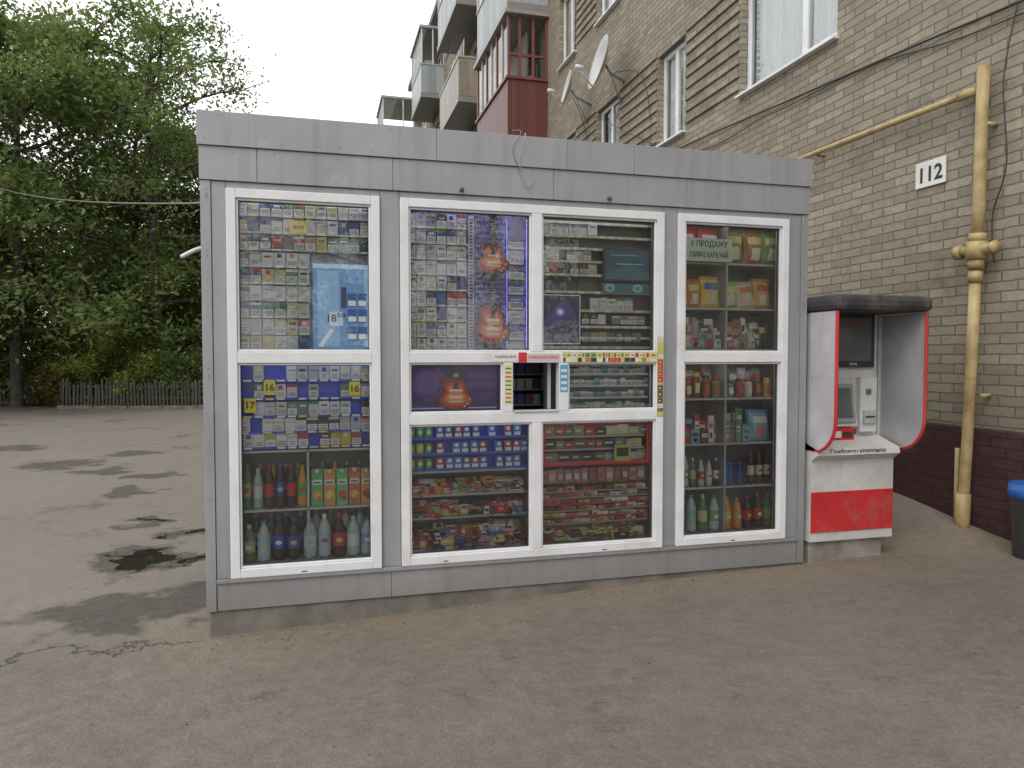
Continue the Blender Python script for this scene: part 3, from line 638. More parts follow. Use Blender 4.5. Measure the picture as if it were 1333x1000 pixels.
GU = MB()
prof = [(0, 0), (.02, .35), (.07, .66), (.16, .9), (.28, 1.0), (.4, .95), (.52, .74), (.6, .66), (.7, .70), (.82, .80), (.91, .76), (.97, .5), (1, .2)]
def guitar(cx, z0, h, hw, y, neck):
    def body(sc_, dy, c):
        zc = z0 + h * .45
        for (a, wa), (b, wb) in zip(prof[:-1], prof[1:]):
            za, zb = zc + (z0 + a * h - zc) * sc_, zc + (z0 + b * h - zc) * sc_
            rc = .62 if b > .8 else 1.0; ra = .62 if a > .8 else 1.0
            GU.face([(cx - wa * hw * sc_, y - dy, za), (cx + wa * hw * sc_ * ra, y - dy, za), (cx + wb * hw * sc_ * rc, y - dy, zb), (cx - wb * hw * sc_, y - dy, zb)], c)
    n = 9
    for k in range(n + 1):
        t = k / n; e = (.05, .012, .01); m_ = (.30, .035, .015); f = (.48, .18, .05)
        cc = tuple(a + (b - a) * min(1, t * 2.2) for a, b in zip(e, m_)) if t < .45 else tuple(a + (b - a) * (t - .45) / .55 for a, b in zip(m_, f))
        body(1 - .62 * t, .0005 * k, cc)
    GU.rect(cx - hw * .14, cx + hw * .14, z0 + h * .55, z0 + h * .95 + neck, y - .006, (.06, .035, .03))
    for k in range(9): GU.rect(cx - hw * .13, cx + hw * .13, z0 + h + neck * k / 9, z0 + h + neck * k / 9 + .002, y - .0068, (.4, .38, .32))
    GU.rect(cx - hw * .26, cx + hw * .26, z0 + h * .95 + neck, z0 + h * .95 + neck + .05, y - .007, (.03, .03, .03))
    for zz in (.36, .56): GU.rect(cx - hw * .34, cx + hw * .34, z0 + h * zz, z0 + h * (zz + .07), y - .0075, (.45, .43, .36))
    GU.rect(cx - hw * .38, cx + hw * .38, z0 + h * .24, z0 + h * .28, y - .0075, (.4, .4, .36))
    for dx, dz in ((.6, .2), (.72, .32), (.45, .12)): GU.disc(cx + hw * dx, z0 + h * dz, .006, .006, y - .0075, (.45, .36, .2), 8)
guitar(1.622, 2.000, .185, .104, .060, .13); guitar(1.617, 1.572, .255, .110, .054, .14)
guitar(1.39, 1.185, .20, .115, .050, .03)
GU.build('guitar_cutouts', kiosk, M_poster)
text('17.', 'price_number', (1.775, .070, 2.08), .06, M_white, kiosk); text('18⁵⁰', 'price_number', (.70, .057, 1.72), .06, M_black, kiosk)

L = MB(); WL = (.95, .97, 1.0)  # lit LEDs, plus hidden white strips added to brighten the goods
for a, b, z, c in ((.20, .88, 2.366, WL), (.20, .88, 1.474, (.65, .78, 1)), (1.13, 1.82, 2.366, (.72, .70, 1)), (1.93, 2.64, 2.366, WL), (2.87, 3.19, 2.366, WL), (3.22, 3.56, 2.366, WL), (1.13, 1.82, 1.108, (.65, .78, 1)), (1.93, 2.64, 1.108, WL), (2.87, 3.19, 1.474, WL), (3.22, 3.56, 1.474, WL)):
    L.box(a, b, .052, .060, z - .003, z + .004, mulc(c, .9))
L.box(1.832, 1.836, .07, .075, 1.56, 2.34, (.10, .09, .34)); L.box(1.716, 1.719, .10, .105, 1.56, 2.34, (.09, .08, .3))
L.build('led_and_fill_strips', kiosk, M_led_fill)

S = MB(); ys_ = -.0215
def stk(x0, x1, z0, z1, c, y=ys_): S.rect(x0, x1, z0, z1, y, c)
stk(1.60, 1.755, 1.478, 1.527, (.7, .7, .67)); stk(1.758, 1.81, 1.47, 1.53, (.55, .03, .03)); stk(1.813, 2.02, 1.478, 1.522, (.6, .5, .48))
stk(2.035, 2.665, 1.468, 1.532, (.6, .54, .25))
x = 2.04
while x < 2.64:
    wd = U(.012, .05); c = random.choice([(.5, .05, .05), (.05, .05, .05), (.65, .65, .6), (.62, .6, .5), (.6, .52, .15), (.35, .2, .1), (.62, .55, .25)])
    stk(x, x + wd, 1.472, 1.498, c, ys_ - .001); c = random.choice([(.5, .05, .05), (.6, .54, .16), (.65, .65, .6), (.14, .28, .12), (.62, .55, .25)]); stk(x, x + wd - .004, 1.501, 1.528, c, ys_ - .001)
    stk(x + wd * .2, x + wd * .75, 1.510, 1.518, (.15, .1, .08), ys_ - .0018); x += wd + .003
stk(2.664, 2.709, 1.125, 1.625, (.45, .45, .17))
z = 1.13
while z < 1.60:
    h = U(.012, .045); c = random.choice([(.5, .05, .05), (.2, .35, .13), (.58, .48, .13), (.1, .07, .05), (.6, .6, .55), (.45, .45, .17)]); stk(2.668, 2.704, z, z + h, c, ys_ - .001); stk(2.675, 2.69, z + h * .3, z + h * .6, (.5, .45, .3), ys_ - .0018); z += h + .003
stk(1.672, 1.718, 1.22, 1.455, (.64, .62, .32))
for k in range(9): stk(1.677, 1.713, 1.23 + k * .025, 1.238 + k * .025, random.choice([(.1, .1, .1), (.5, .05, .05)]), ys_ - .001)
stk(2.02, 2.07, 1.29, 1.455, (.10, .33, .5))
for k in range(4): stk(2.026, 2.064, 1.30 + k * .037, 1.318 + k * .037, (.6, .65, .68), ys_ - .001)
S.rect(2.878, 3.215, 2.120, 2.268, .027, (.54, .62, .50))
S.build('stickers_and_paper', kiosk, M_goods)
text('У ПРОДАЖУ', 'paper_text', (3.048, .0255, 2.230), .052, M_black, kiosk, bold=.0005, sx=.84); text('ГАРЯЧІ КАВА,ЧАЙ', 'paper_text', (3.048, .0255, 2.160), .050, M_black, kiosk, bold=.0005, sx=.62)
text('АКЦІЙНА ЦІНА', 'sticker_text', (1.678, ys_ - .0008, 1.503), .022, M_black, kiosk, sx=.8); text('НАЙКРАЩИЙ ВИБІР', 'sticker_text', (1.915, ys_ - .0008, 1.500), .024, M_redink, kiosk, sx=.8)

mb = MB()
def arc(pts, n=14):
    out = []
    P_ = [Vector(pts[0])] + [Vector(p) for p in pts] + [Vector(pts[-1])]
    for i in range(1, len(P_) - 2):
        for k in range(n):
            t = k / n; a, b, c_, d = P_[i - 1], P_[i], P_[i + 1], P_[i + 2]
            out.append(.5 * ((2 * b) + (-a + c_) * t + (2 * a - 5 * b + 4 * c_ - d) * t * t + (-a + 3 * b - 3 * c_ + d) * t ** 3))
    out.append(P_[-2]); return out
mb.tube(arc([(1.80, .0, 2.83), (1.79, -.05, 2.80), (1.76, -.035, 2.66), (1.80, -.03, 2.52), (1.84, -.03, 2.55)]), .0025, (.42, .42, .42), 6)
mb.tube(arc([(1.74, .05, 2.86), (1.77, -.03, 2.83), (1.72, -.035, 2.72), (1.765, -.035, 2.60)]), .002, (.2, .2, .2), 6)
mb.tube(arc([(2.3, .9, 2.79), (2.5, .6, 2.84), (2.75, .3, 2.86), (2.9, .2, 2.83)]), .012, (.10, .03, .02), 6)
mb.tube(arc([(1.6, .7, 2.80), (2.0, .5, 2.86), (2.4, .4, 2.83)]), .008, (.15, .15, .15), 6)
for x, z in ((1.415, 2.475), (2.335, 2.476)):
    mb.tube([(x, -.014, z), (x, -.03, z)], .012, (.12, .12, .12), 10); mb.tube([(x, -.028, z - .002), (x, -.045, z - .012)], .008, (.05, .05, .05), 8)
mb.tube(arc([(.0, .10, 2.10), (-.04, .08, 2.085), (-.105, .04, 2.04)]), .011, (.7, .7, .7), 8)
mb.build('cables_and_fittings', kiosk, M_plastic, smooth=True)

# ------------------------------------------------------------------ PAYMENT TERMINAL
term = empty('payment_terminal', (4.15, .2, .11))
mb = MB(); wh = (.60, .59, .59); red = (.58, .035, .04)
mb.box(3.795, 4.46, -.03, .52, .252, .80, wh)
mb.box(3.797, 4.458, -.036, -.0305, .315, .59, red)
mb.face([(3.795, -.03, .80), (4.46, -.03, .80), (4.46, -.09, .845), (3.795, -.09, .845)], wh)
mb.face([(3.795, -.09, .845), (4.46, -.09, .845), (4.46, -.08, .885), (3.795, -.08, .885)], wh)
mb.face([(3.795, -.08, .885), (4.46, -.08, .885), (4.46, .12, .95), (3.795, .12, .95)], wh)
for xx in (3.795, 4.46):
    p = [(xx, -.03, .80), (xx, -.09, .845), (xx, -.08, .885), (xx, .12, .95), (xx, .12, .80)]
    mb.face(p if xx < 4 else p[::-1], wh)
mb.box(3.83, 4.44, .121, .50, .802, 1.80, (.62, .61, .62))
mb.face([(3.98, .06, 1.02), (4.24, .06, 1.02), (4.24, .117, 1.36), (3.98, .117, 1.36)], (.5, .5, .5))
for xx in (3.98, 4.24):
    p = [(xx, .06, 1.02), (xx, .117, 1.36), (xx, .119, 1.02)]; mb.face(p if xx > 4.1 else p[::-1], (.5, .5, .5))
mb.face([(3.98, .119, 1.02), (4.24, .119, 1.02), (4.24, .06, 1.02), (3.98, .06, 1.02)], (.4, .4, .4))
M_t = Matrix.Translation((4.0, .055, 1.05)) @ Matrix.Rotation(-math.atan2(.057, .34), 4, 'X')
mb.box(.0, .22, -.004, .0, .0, .27, (.28, .28, .29), M_t); mb.box(.025, .195, -.008, -.0045, .03, .24, (.10, .11, .12), M_t)
mb.box(3.99, 4.20, .05, .118, .925, 1.012, red); mb.box(4.02, 4.09, .042, .049, .945, .99, (.7, .7, .7)); mb.box(4.11, 4.18, .042, .049, .95, .985, (.05, .05, .05))
mb.box(4.265, 4.40, .07, .118, .98, 1.36, (.64, .64, .65)); mb.box(4.285, 4.38, .05, .069, 1.04, 1.13, (.45, .45, .46)); mb.box(4.295, 4.37, .046, .0495, 1.08, 1.09, (.03, .03, .03))
mb.box(4.31, 4.35, .064, .0695, 1.24, 1.28, (.15, .15, .16)); mb.box(4.23, 4.26, .10, .118, .96, 1.0, (.1, .1, .1))
mb.box(4.035, 4.395, .095, .118, 1.43, 1.80, (.04, .04, .045)); mb.box(4.065, 4.365, .090, .0945, 1.475, 1.775, (.12, .13, .145)); mb.rect(4.08, 4.2, 1.60, 1.70, .0885, (.16, .17, .19))
def wing(xa, xb, colo, coli):
    prof_ = [(.17, .87), (-.03, .87)] + [(-.03 - .22 * math.sin(t), 1.09 - .22 * math.cos(t)) for t in [k * math.pi / 16 for k in range(1, 9)]] + [(-.25, 1.798), (.17, 1.798)]
    mb.face([(xa, y, z) for y, z in prof_][::-1], colo); mb.face([(xb, y, z) for y, z in prof_], coli)
    n = len(prof_)
    for k in range(n):
        a, b = prof_[k], prof_[(k + 1) % n]; edge = k < n - 2
        mb.face([(xa, a[0], a[1]), (xb, a[0], a[1]), (xb, b[0], b[1]), (xa, b[0], b[1])], red if edge else colo)
    mb.tube([(((xa + xb) / 2), y, z) for y, z in prof_[1:-1]], .012, red, 8)
wing(3.795, 3.815, (.54, .52, .56), (.62, .62, .64)); wing(4.49, 4.51, (.4, .4, .42), (.62, .62, .63))
mb.box(4.461, 4.489, .13, .17, .9, 1.79, (.55, .55, .56))
mb.build('cabinet', term, attrmat('terminal_paint', .35, .2, scale=3.5, grime=(.25, .22, .19)))
mb = MB(); mb.box(3.81, 4.40, .0, .50, .02, .25); mb.build('footing', term, simple('terminal_footing', (.28, .26, .23), .9, 0, .3, 7, .4, dirt=((.14, .09, .06), .9)), .006)
mb = MB(); mb.box(3.775, 4.53, -.285, .50, 1.80, 1.905); mb.build('hood_roof', term, simple('hood_weathered', (.045, .042, .045), .7, 0, .4, 7, .4, dirt=((.20, .15, .13), .8)), .035)
text('Грабовец квартира', 'graffiti', (4.12, -.0885, .866), .05, M_black, term, rot=(98, 0, 0), bold=.0004, sx=.95)
text('19796', 'terminal_label', (4.22, .0935, 1.452), .026, M_white, term)
text('2.50 грн', 'terminal_label', (4.21, .088, 1.73), .03, M_redink, term)

# ------------------------------------------------------------------ BUILDING
bld = empty('brick_apartment_building', (10, 12, 0))
XW = 5.45; YA, YB = -9.0, 34.0; ZR = 15.3
def brickmat(name, c1, c2, cm, stain=.6):
    m, nt = newmat(name)
    g = N(nt, 'ShaderNodeNewGeometry').outputs['Position']
    s = N(nt, 'ShaderNodeSeparateXYZ', {0: g})
    wob = N(nt, 'ShaderNodeTexNoise', {'Vector': g, 'Scale': 9.0, 'Detail': 1}).outputs[0]
    u = MA(nt, 'ADD', MA(nt, 'ADD', s.outputs[0], s.outputs[1]), MA(nt, 'MULTIPLY', wob, .022)); v = MA(nt, 'ADD', s.outputs[2], MA(nt, 'MULTIPLY', wob, .016))
    vec = N(nt, 'ShaderNodeCombineXYZ', {0: u, 1: v, 2: 0.0}).outputs[0]
    b = N(nt, 'ShaderNodeTexBrick', {'Vector': vec, 'Color1': (0, 0, 0, 1), 'Color2': (1, 1, 1, 1), 'Mortar': (.5, .5, .5, 1), 'Scale': 1.0, 'Mortar Size': .0065, 'Mortar Smooth': .35, 'Bias': 0.0, 'Brick Width': .262, 'Row Height': .0765}, offset=.5)
    fac = b.outputs['Fac']; col = b.outputs['Color']
    n1 = NOI(nt, g, .7, 4); n2 = NOI(nt, g, 22, 3, .7); n3 = NOI(nt, g, 2.3, 5, .7)
    c = MX(nt, col, c1, c2)
    c = MX(nt, MR(nt, n2, .35, .75, 0, .55), c, [x * .66 for x in c1])
    c = MX(nt, MR(nt, n1, .35, .7, 0, .45), c, [x * .70 for x in c2])
    c = MX(nt, MR(nt, n3, .55, .72, 0, stain), c, (.125, .108, .088))
    c = MX(nt, MR(nt, n3, .42, .3, 0, .3), c, [min(1, x * 1.2) for x in c2])
    c = MX(nt, MA(nt, 'MULTIPLY', fac, MR(nt, n2, .3, .7, 1.0, .5)), c, cm)
    gz_ = MA(nt, 'MULTIPLY', MR(nt, MA(nt, 'ADD', s.outputs[2], n3), 2.0, 1.35), .45)
    c = MX(nt, gz_, c, [x * .5 for x in c1])
    h = MA(nt, 'ADD', MA(nt, 'MULTIPLY', fac, -1.0), MA(nt, 'MULTIPLY', n2, .45))
    OUT(nt, PBSDF(nt, c, .88, 0, h, .85, .010, .25)); return m
M_brick = brickmat('silicate_brick', (.245, .212, .158), (.385, .34, .262), (.12, .107, .09))
M_rbrick = brickmat('painted_plinth_brick', (.075, .034, .036), (.11, .052, .052), (.055, .03, .03))
holes = []
cols_w = [(1.85, 3.5), (4.85, 5.67), (7.1, 8.1), (9.2, 10.2), (15.0, 16.0), (20.6, 21.8), (23.0, 24.0), (28.5, 29.8), (31.8, 33.0)]
sills = [4.58, 7.40, 10.22, 13.0]
for a, b in cols_w:
    for s_ in sills: holes.append((a, b, s_, s_ + (1.42 if b < 4 or s_ > 5 else 1.3)))
for a, b in ((11.6, 13.2), (17.3, 18.8), (25.2, 26.6)):
    for s_ in (6.2, 9.0, 11.8): holes.append((a, b, s_, s_ + 2.2))
ycut = sorted(set([YA, YB] + [h[0] for h in holes] + [h[1] for h in holes])); zcut = sorted(set([.965, ZR] + [h[2] for h in holes] + [h[3] for h in holes]))
mb = MB()
for a, b in zip(ycut[:-1], ycut[1:]):
    for c_, d in zip(zcut[:-1], zcut[1:]):
        ym, zm = (a + b) / 2, (c_ + d) / 2
        if any(h[0] < ym < h[1] and h[2] < zm < h[3] for h in holes): continue
        mb.rectx(a, b, c_, d, XW)
for (a, b, c_, d) in holes:
    X2 = XW + .14
    mb.face([(XW, a, c_), (X2, a, c_), (X2, a, d), (XW, a, d)]); mb.face([(X2, b, c_), (XW, b, c_), (XW, b, d), (X2, b, d)])
    mb.face([(XW, a, d), (X2, a, d), (X2, b, d), (XW, b, d)]); mb.face([(XW, b, c_), (X2, b, c_), (X2, a, c_), (XW, a, c_)])
XE = 17.0
mb.face([(XE, YA, -.5), (XW, YA, -.5), (XW, YA, ZR), (XE, YA, ZR)][::-1]); mb.face([(XW, YB, -.5), (XE, YB, -.5), (XE, YB, ZR), (XW, YB, ZR)][::-1]); mb.face([(XE, YA, -.5), (XE, YB, -.5), (XE, YB, ZR), (XE, YA, ZR)])
cs = .0765
for s_ in sills:
    for (a, b) in ((3.5, 4.85), (5.67, 7.1), (8.1, 9.2)):
        z = math.ceil((s_ + .03) / cs) * cs
        while z < s_ + 1.38:
            mb.box(XW - .026, XW - .001, a + .03, b - .03, z, z + cs - .004); z += 2 * cs
mb.build('brick_walls', bld, M_brick)
mb = MB(); mb.box(XW - .03, XW + .3, YA, YB, -.4, .962); mb.build('painted_plinth', bld, M_rbrick, .006)
mb = MB(); mb.box(XW - .25, XE + .2, YA - .1, YB + .15, ZR, ZR + .28); mb.build('roof_slab', bld, M_conc, .02)
fr = MB(); gl = MB(); cu = MB(); ins = MB()
for i, (a, b, c_, d) in enumerate(holes):
    door = d - c_ > 2; xf = XW + .085; wh_ = (.70, .70, .72); f = .06
    fr.box(xf, xf + .055, a, a + f, c_, d, wh_); fr.box(xf, xf + .055, b - f, b, c_, d, wh_); fr.box(xf, xf + .055, a + f, b - f, c_, c_ + f, wh_); fr.box(xf, xf + .055, a + f, b - f, d - f, d, wh_)
    m_ = a + (b - a) * (.5 if b - a < 1.4 else .36)
    fr.box(xf - .004, xf + .05, m_ - .04, m_ + .04, c_ + f, d - f, wh_)
    if b - a > 1.4:
        fr.box(xf - .008, xf + .03, a + f, m_ - .04, c_ + f, c_ + f + .045, wh_); fr.box(xf - .008, xf + .03, a + f, m_ - .04, d - f - .045, d - f, wh_)
    gl.rectx(a + f, b - f, c_ + f, d - f, xf + .02)
    if not door: fr.box(XW - .07, XW + .10, a - .03, b + .03, c_ - .028, c_ + .001, (.62, .62, .64))
    dark = (i % 7 in (3, 5)) or (7 < a < 8 and c_ < 5)
    if not dark:
        n = int((b - a) / .03); p = [(XW + .165 + .012 * math.sin(k * 1.3) + .006 * math.sin(k * 3.1), a + (b - a) * k / n) for k in range(n + 1)]
        cc = random.choice([(.74, .74, .72), (.78, .78, .78), (.66, .62, .55)]) if a > 2 else (.86, .87, .88)
        for j, ((x1_, y1_), (x2_, y2_)) in enumerate(zip(p[:-1], p[1:])): cu.face([(x2_, y2_, c_), (x1_, y1_, c_), (x1_, y1_, d), (x2_, y2_, d)], mulc(cc, .95 + .05 * math.sin(j * 1.9)))
        if b - a > 1.4:
            z = c_ + .1
            while z < d - .1:
                cu.face([(XW + .142, b - .09, z), (XW + .142, b - .13, z), (XW + .142, b - .15, z + .035), (XW + .142, b - .11, z + .05)], (.45, .45, .46)); z += .075
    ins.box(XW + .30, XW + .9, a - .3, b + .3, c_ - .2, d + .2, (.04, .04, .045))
fr.build('window_frames', bld, M_pvc, .004); gl.build('window_panes', bld, M_wglass); cu.build('curtains', bld, attrmat('curtain', .9, .05)); ins.build('dark_rooms', bld, attrmat('room_dark', .9, 0))

def balcony(y0, y1, zf, prj, style, top=True):
    B = MB(); Gb = MB()
    xo = XW - prj
    B.box(xo - .02, XW - .002, y0 - .03, y1 + .03, zf - .16, zf, (.24, .23, .21))
    if style == 'red':
        rc = (.14, .045, .035)
        n = int(prj / .09)
        for k in range(n): B.box(xo + k * prj / n + .002, xo + (k + 1) * prj / n - .002, y0, y0 + .03, zf + .001, zf + 1.25, mulc(rc, U(.75, 1.15)))
        n = int((y1 - y0 - .06) / .09)
        for k in range(n): B.box(xo, xo + .03, y0 + .032 + k * (y1 - y0 - .06) / n, y0 + .028 + (k + 1) * (y1 - y0 - .06) / n, zf + .001, zf + 1.25, mulc(rc, U(.75, 1.15)))
        B.box(xo - .04, xo + .05, y0 - .04, y1 + .04, zf + 1.252, zf + 1.31, (.18, .055, .04)); B.box(xo + .052, XW - .01, y0 - .04, y0 + .05, zf + 1.252, zf + 1.31, (.18, .055, .04))
        nn = 6
        for k in range(nn + 1):
            yy = y0 + (y1 - y0 - .06) * k / nn; B.box(xo, xo + .05, yy, yy + .06, zf + 1.312, zf + 2.6, (.18, .06, .045) if k % 2 == 0 else (.45, .42, .4))
        for k in range(1, 4): B.box(xo + prj * k / 3 - .06, xo + prj * k / 3, y0 + .001, y0 + .05, zf + 1.312, zf + 2.6, (.18, .06, .045))
        B.box(xo + .051, XW - .07, y0 + .002, y0 + .045, zf + 1.75, zf + 1.80, (.18, .06, .045))
        Gb.rectx(y0 + .05, y1, zf + 1.31, zf + 2.6, xo + .025); Gb.rect(xo + .05, XW, zf + 1.31, zf + 2.6, y0 + .025, (1, 1, 1))
        B.box(XW - .35, XW - .3, y0 + .5, y1 - .1, zf + .1, zf + 2.5, (.4, .37, .33))
        B.box(xo - .08, XW - .002, y0 - .1, y1 + .08, zf + 2.602, zf + 2.68, (.3, .28, .27))
    else:
        c = (.28, .235, .19) if style == 'rust' else (.34, .37, .39)
        n = max(3, int(prj / .3))
        for k in range(n): B.box(xo + k * prj / n + .003, xo + (k + 1) * prj / n - .003, y0, y0 + .04, zf + .02, zf + 1.1, mulc(c, U(.75, 1.1)))
        n = int((y1 - y0 - .08) / .32)
        for k in range(n): B.box(xo, xo + .04, y0 + .043 + k * (y1 - y0 - .08) / n, y0 + .038 + (k + 1) * (y1 - y0 - .08) / n, zf + .02, zf + 1.1, mulc(c, U(.75, 1.1)))
        B.box(xo - .02, xo + .06, y0 - .02, y1, zf + 1.102, zf + 1.15, (.35, .35, .35)); B.box(xo + .06, XW - .01, y0 - .02, y0 + .06, zf + 1.102, zf + 1.15, (.35, .35, .35))
        if style == 'glazed':
            for k in range(7):
                yy = y0 + (y1 - y0 - .05) * k / 6; B.box(xo, xo + .05, yy, yy + .05, zf + 1.152, zf + 2.5, (.6, .6, .6))
            for k in range(1, 3): B.box(xo + prj * k / 2.05, xo + prj * k / 2.05 + .05, y0 + .001, y0 + .05, zf + 1.153, zf + 2.5, (.6, .6, .6))
            Gb.rectx(y0 + .05, y1, zf + 1.15, zf + 2.5, xo + .025); Gb.rect(xo + .05, XW, zf + 1.15, zf + 2.5, y0 + .025, (1, 1, 1))
            B.box(xo - .06, XW - .002, y0 - .05, y1 + .05, zf + 2.502, zf + 2.6, (.3, .3, .3))
        else:
            for k in range(5): B.tube([(xo + .03 + k * .12, y0 + .4, zf + 1.9), (xo + .03 + k * .12, y1 - .3, zf + 1.88)], .006, (.4, .4, .4), 4)
            for k in range(6):
                yy = y0 + .5 + k * .38; B.face([(xo + .27, yy, zf + 1.88), (xo + .27, yy + .3, zf + 1.88), (xo + .28, yy + .28, zf + 1.35), (xo + .26, yy + .02, zf + 1.33)], random.choice([(.5, .5, .52), (.2, .25, .4), (.45, .2, .18)]))
    B.build('balcony', bld, M_plastic)
    if Gb.f: Gb.build('balcony_glass', bld, M_wglass)
balcony(11.0, 14.1, 6.2, .9, 'red'); balcony(11.0, 14.1, 9.05, .9, 'glazed'); balcony(11.0, 14.1, 11.9, .9, 'open')
balcony(16.6, 20.0, 6.2, .9, 'open'); balcony(16.6, 20.0, 9.0, .9, 'rust'); balcony(16.6, 20.0, 11.75, .95, 'glazed')
balcony(24.4, 27.4, 9.0, .9, 'open'); balcony(24.4, 27.4, 11.8, .9, 'glazed'); balcony(24.4, 27.4, 6.2, .9, 'rust')
balcony(30.2, 33.2, 9.0, 1.0, 'open'); balcony(30.2, 33.2, 11.0, 1.9, 'glazed')

def ac(x, y, z, s=1.0):
    e = empty('air_conditioner', (x, y, z)); B = MB()
    B.box(x - .32 * s, x, y, y + .85 * s, z, z + .6 * s, (.62, .62, .6))
    B.tube([(x - .32 * s - .01, y + .52 * s, z + .3 * s), (x - .32 * s + .01, y + .52 * s, z + .3 * s)], .22 * s, (.2, .2, .2), 16)
    for k in range(5): B.box(x - .28 * s + k * .05, x - .25 * s + k * .05, y - .004, y - .001, z + .1 * s, z + .5 * s, (.35, .35, .35))
    B.box(x - .02, XW, y + .1, y + .13, z - .04, z - .001, (.3, .3, .3)); B.box(x - .02, XW, y + .7, y + .73, z - .04, z - .001, (.3, .3, .3))
    B.build('outdoor_unit', e, M_plastic, .01)
ac(4.5, 27.5, 10.6, 1.2); ac(4.42, 21.6, 8.75, 1.2)

def dish(x, y, z, r, yaw, tilt, nm='satellite_dish'):
    e = empty(nm, (x, y, z)); B = MB()
    M = Matrix.Translation((x, y, z)) @ Matrix.Rotation(yaw, 4, 'Z') @ Matrix.Rotation(tilt, 4, 'X')
    rings = []
    for k in range(7):
        q = r * (k / 6 if k else .03); rings.append([M @ Vector((q * math.cos(t), .28 * q * q / r, q * 1.08 * math.sin(t))) for t in [2 * math.pi * j / 24 for j in range(24)]])
    for k in range(6, -1, -1):
        q = r * (k / 6 if k else .03) * .985; rings.append([M @ Vector((q * math.cos(t), .28 * q * q / r + .012, q * 1.08 * math.sin(t))) for t in [2 * math.pi * j / 24 for j in range(24)]])
    B.rings(rings, [(.50, .51, .53)] * 6 + [(.48, .48, .48)] * 8)
    tip = M @ Vector((0, .55 * r + .2, -.45 * r)); bot = M @ Vector((0, .28 * r, -1.0 * r))
    B.tube([bot, tip], .012, (.35, .35, .35), 6); B.tube([M @ Vector((0, .5 * r + .25, -.45 * r)), M @ Vector((0, .5 * r + .12, -.4 * r))], .035, (.6, .6, .6), 10)
    B.tube([M @ Vector((0, -.02, 0)), (x + .1, y, z - .12), (XW, y, z - .25)], .022, (.25, .25, .26), 8)
    B.tube([(x + .1, y, z - .12), (XW, y + .12, z - .6)], .014, (.25, .25, .26), 6)
    B.build('dish_assembly', e, M_plastic, smooth=True)
dish(5.08, 6.85, 6.20, .40, math.radians(86), math.radians(14)); dish(5.05, 8.4, 6.35, .30, math.radians(82), math.radians(14))

hn = empty('house_number_sign', (XW, .69, 3.0)); mb = MB()
mb.box(XW - .022, XW - .004, .54, .84, 2.895, 3.105, (.70, .70, .69)); mb.build('plate', hn, M_plastic, .006)
text('112', 'digits', (XW - .0235, .69, 2.99), .17, M_black, hn, rot=(90, 0, -90), bold=.004)

gp = empty('gas_pipe', (5.35, .16, 0)); mb = MB(); yc = (.50, .38, .16)
mb.tube(arc([(5.36, 9.0, 3.56), (5.36, 6.0, 3.55), (5.36, 3.0, 3.53), (5.36, .35, 3.49)], 3), .026, yc, 12)
mb.tube([(5.36, .36, 3.49), (5.36, .20, 3.485)], .036, yc, 12)
mb.tube([(5.35, .14, 3.64), (5.35, .145, 3.35), (5.35, .155, 2.6), (5.35, .16, 2.40)], .043, yc, 14)
mb.tube([(5.35, .16, 2.42), (5.35, .162, 2.36)], .058, mulc(yc, .8), 14); mb.tube([(5.35, .165, 2.23), (5.35, .168, 2.16)], .058, mulc(yc, .8), 14)
mb.tube([(5.35, .163, 2.36), (5.35, .165, 2.30), (5.35, .166, 2.23)], .072, yc, 14)
mb.tube([(5.35, .30, 2.30), (5.35, .02, 2.30)], .038, yc, 12); mb.tube([(5.35, .345, 2.30), (5.35, .29, 2.30)], .055, mulc(yc, .85), 8); mb.tube([(5.35, .03, 2.30), (5.35, -.0, 2.30)], .05, mulc(yc, .85), 8)
mb.tube([(5.35, .168, 2.18), (5.35, .185, 1.5), (5.35, .21, .8), (5.35, .235, .3), (5.35, .24, .05)], .040, yc, 14)
mb.tube([(5.35, .168, 2.14), (5.35, .17, 2.06)], .05, yc, 14); mb.tube([(5.35, .232, .46), (5.35, .236, .1)], .052, mulc(yc, .75), 14)
mb.tube([(5.37, .31, .80), (5.37, .315, .1)], .018, mulc(yc, .9), 8)
for z in (3.2, 1.2): mb.box(5.36, 5.46, .10, .12, z, z + .03, mulc(yc, .5))
for y in (2.0, 4.2): mb.box(5.37, 5.46, y, y + .02, 3.48, 3.51, mulc(yc, .5))
mb.build('pipe', gp, simple('yellow_gas_paint', (.42, .32, .145), .5, 0, .2, 9, .2, dirt=((.17, .105, .055), .85)), smooth=True)

cb = empty('wall_cables', (5.4, 2, 4.1)); mb = MB(); bk = (.03, .03, .03)
mb.tube(arc([(5.43, -2.0, 3.9), (5.43, -.09, 4.02), (5.42, .83, 4.09), (5.42, 2.41, 4.2), (5.42, 4.7, 4.36), (5.4, 7.0, 4.42), (5.4, 9.0, 4.9)], 8), .010, bk, 6)
mb.tube(arc([(5.43, -2.0, 3.84), (5.43, .2, 3.95), (5.42, 1.4, 4.12), (5.42, 2.9, 4.17), (5.42, 4.9, 4.31), (5.3, 8.0, 5.8)], 8), .006, bk, 6)
mb.tube(arc([(5.43, -.05, 4.02), (5.40, .02, 3.5), (5.40, -.02, 2.9), (5.42, .10, 2.55), (5.42, .08, 2.2)], 8), .005, bk, 6)
mb.tube(arc([(5.3, 7.0, 6.1), (5.2, 6.6, 6.0), (5.35, 6.1, 5.8), (5.42, 5.9, 5.2), (5.42, 5.9, 4.4)], 8), .007, bk, 6)
mb.tube(arc([(5.1, 8.4, 6.2), (5.2, 8.3, 5.9), (5.38, 8.4, 5.4), (5.42, 8.5, 4.5)], 8), .007, bk, 6)
mb.build('cable_run', cb, M_plastic, smooth=True)
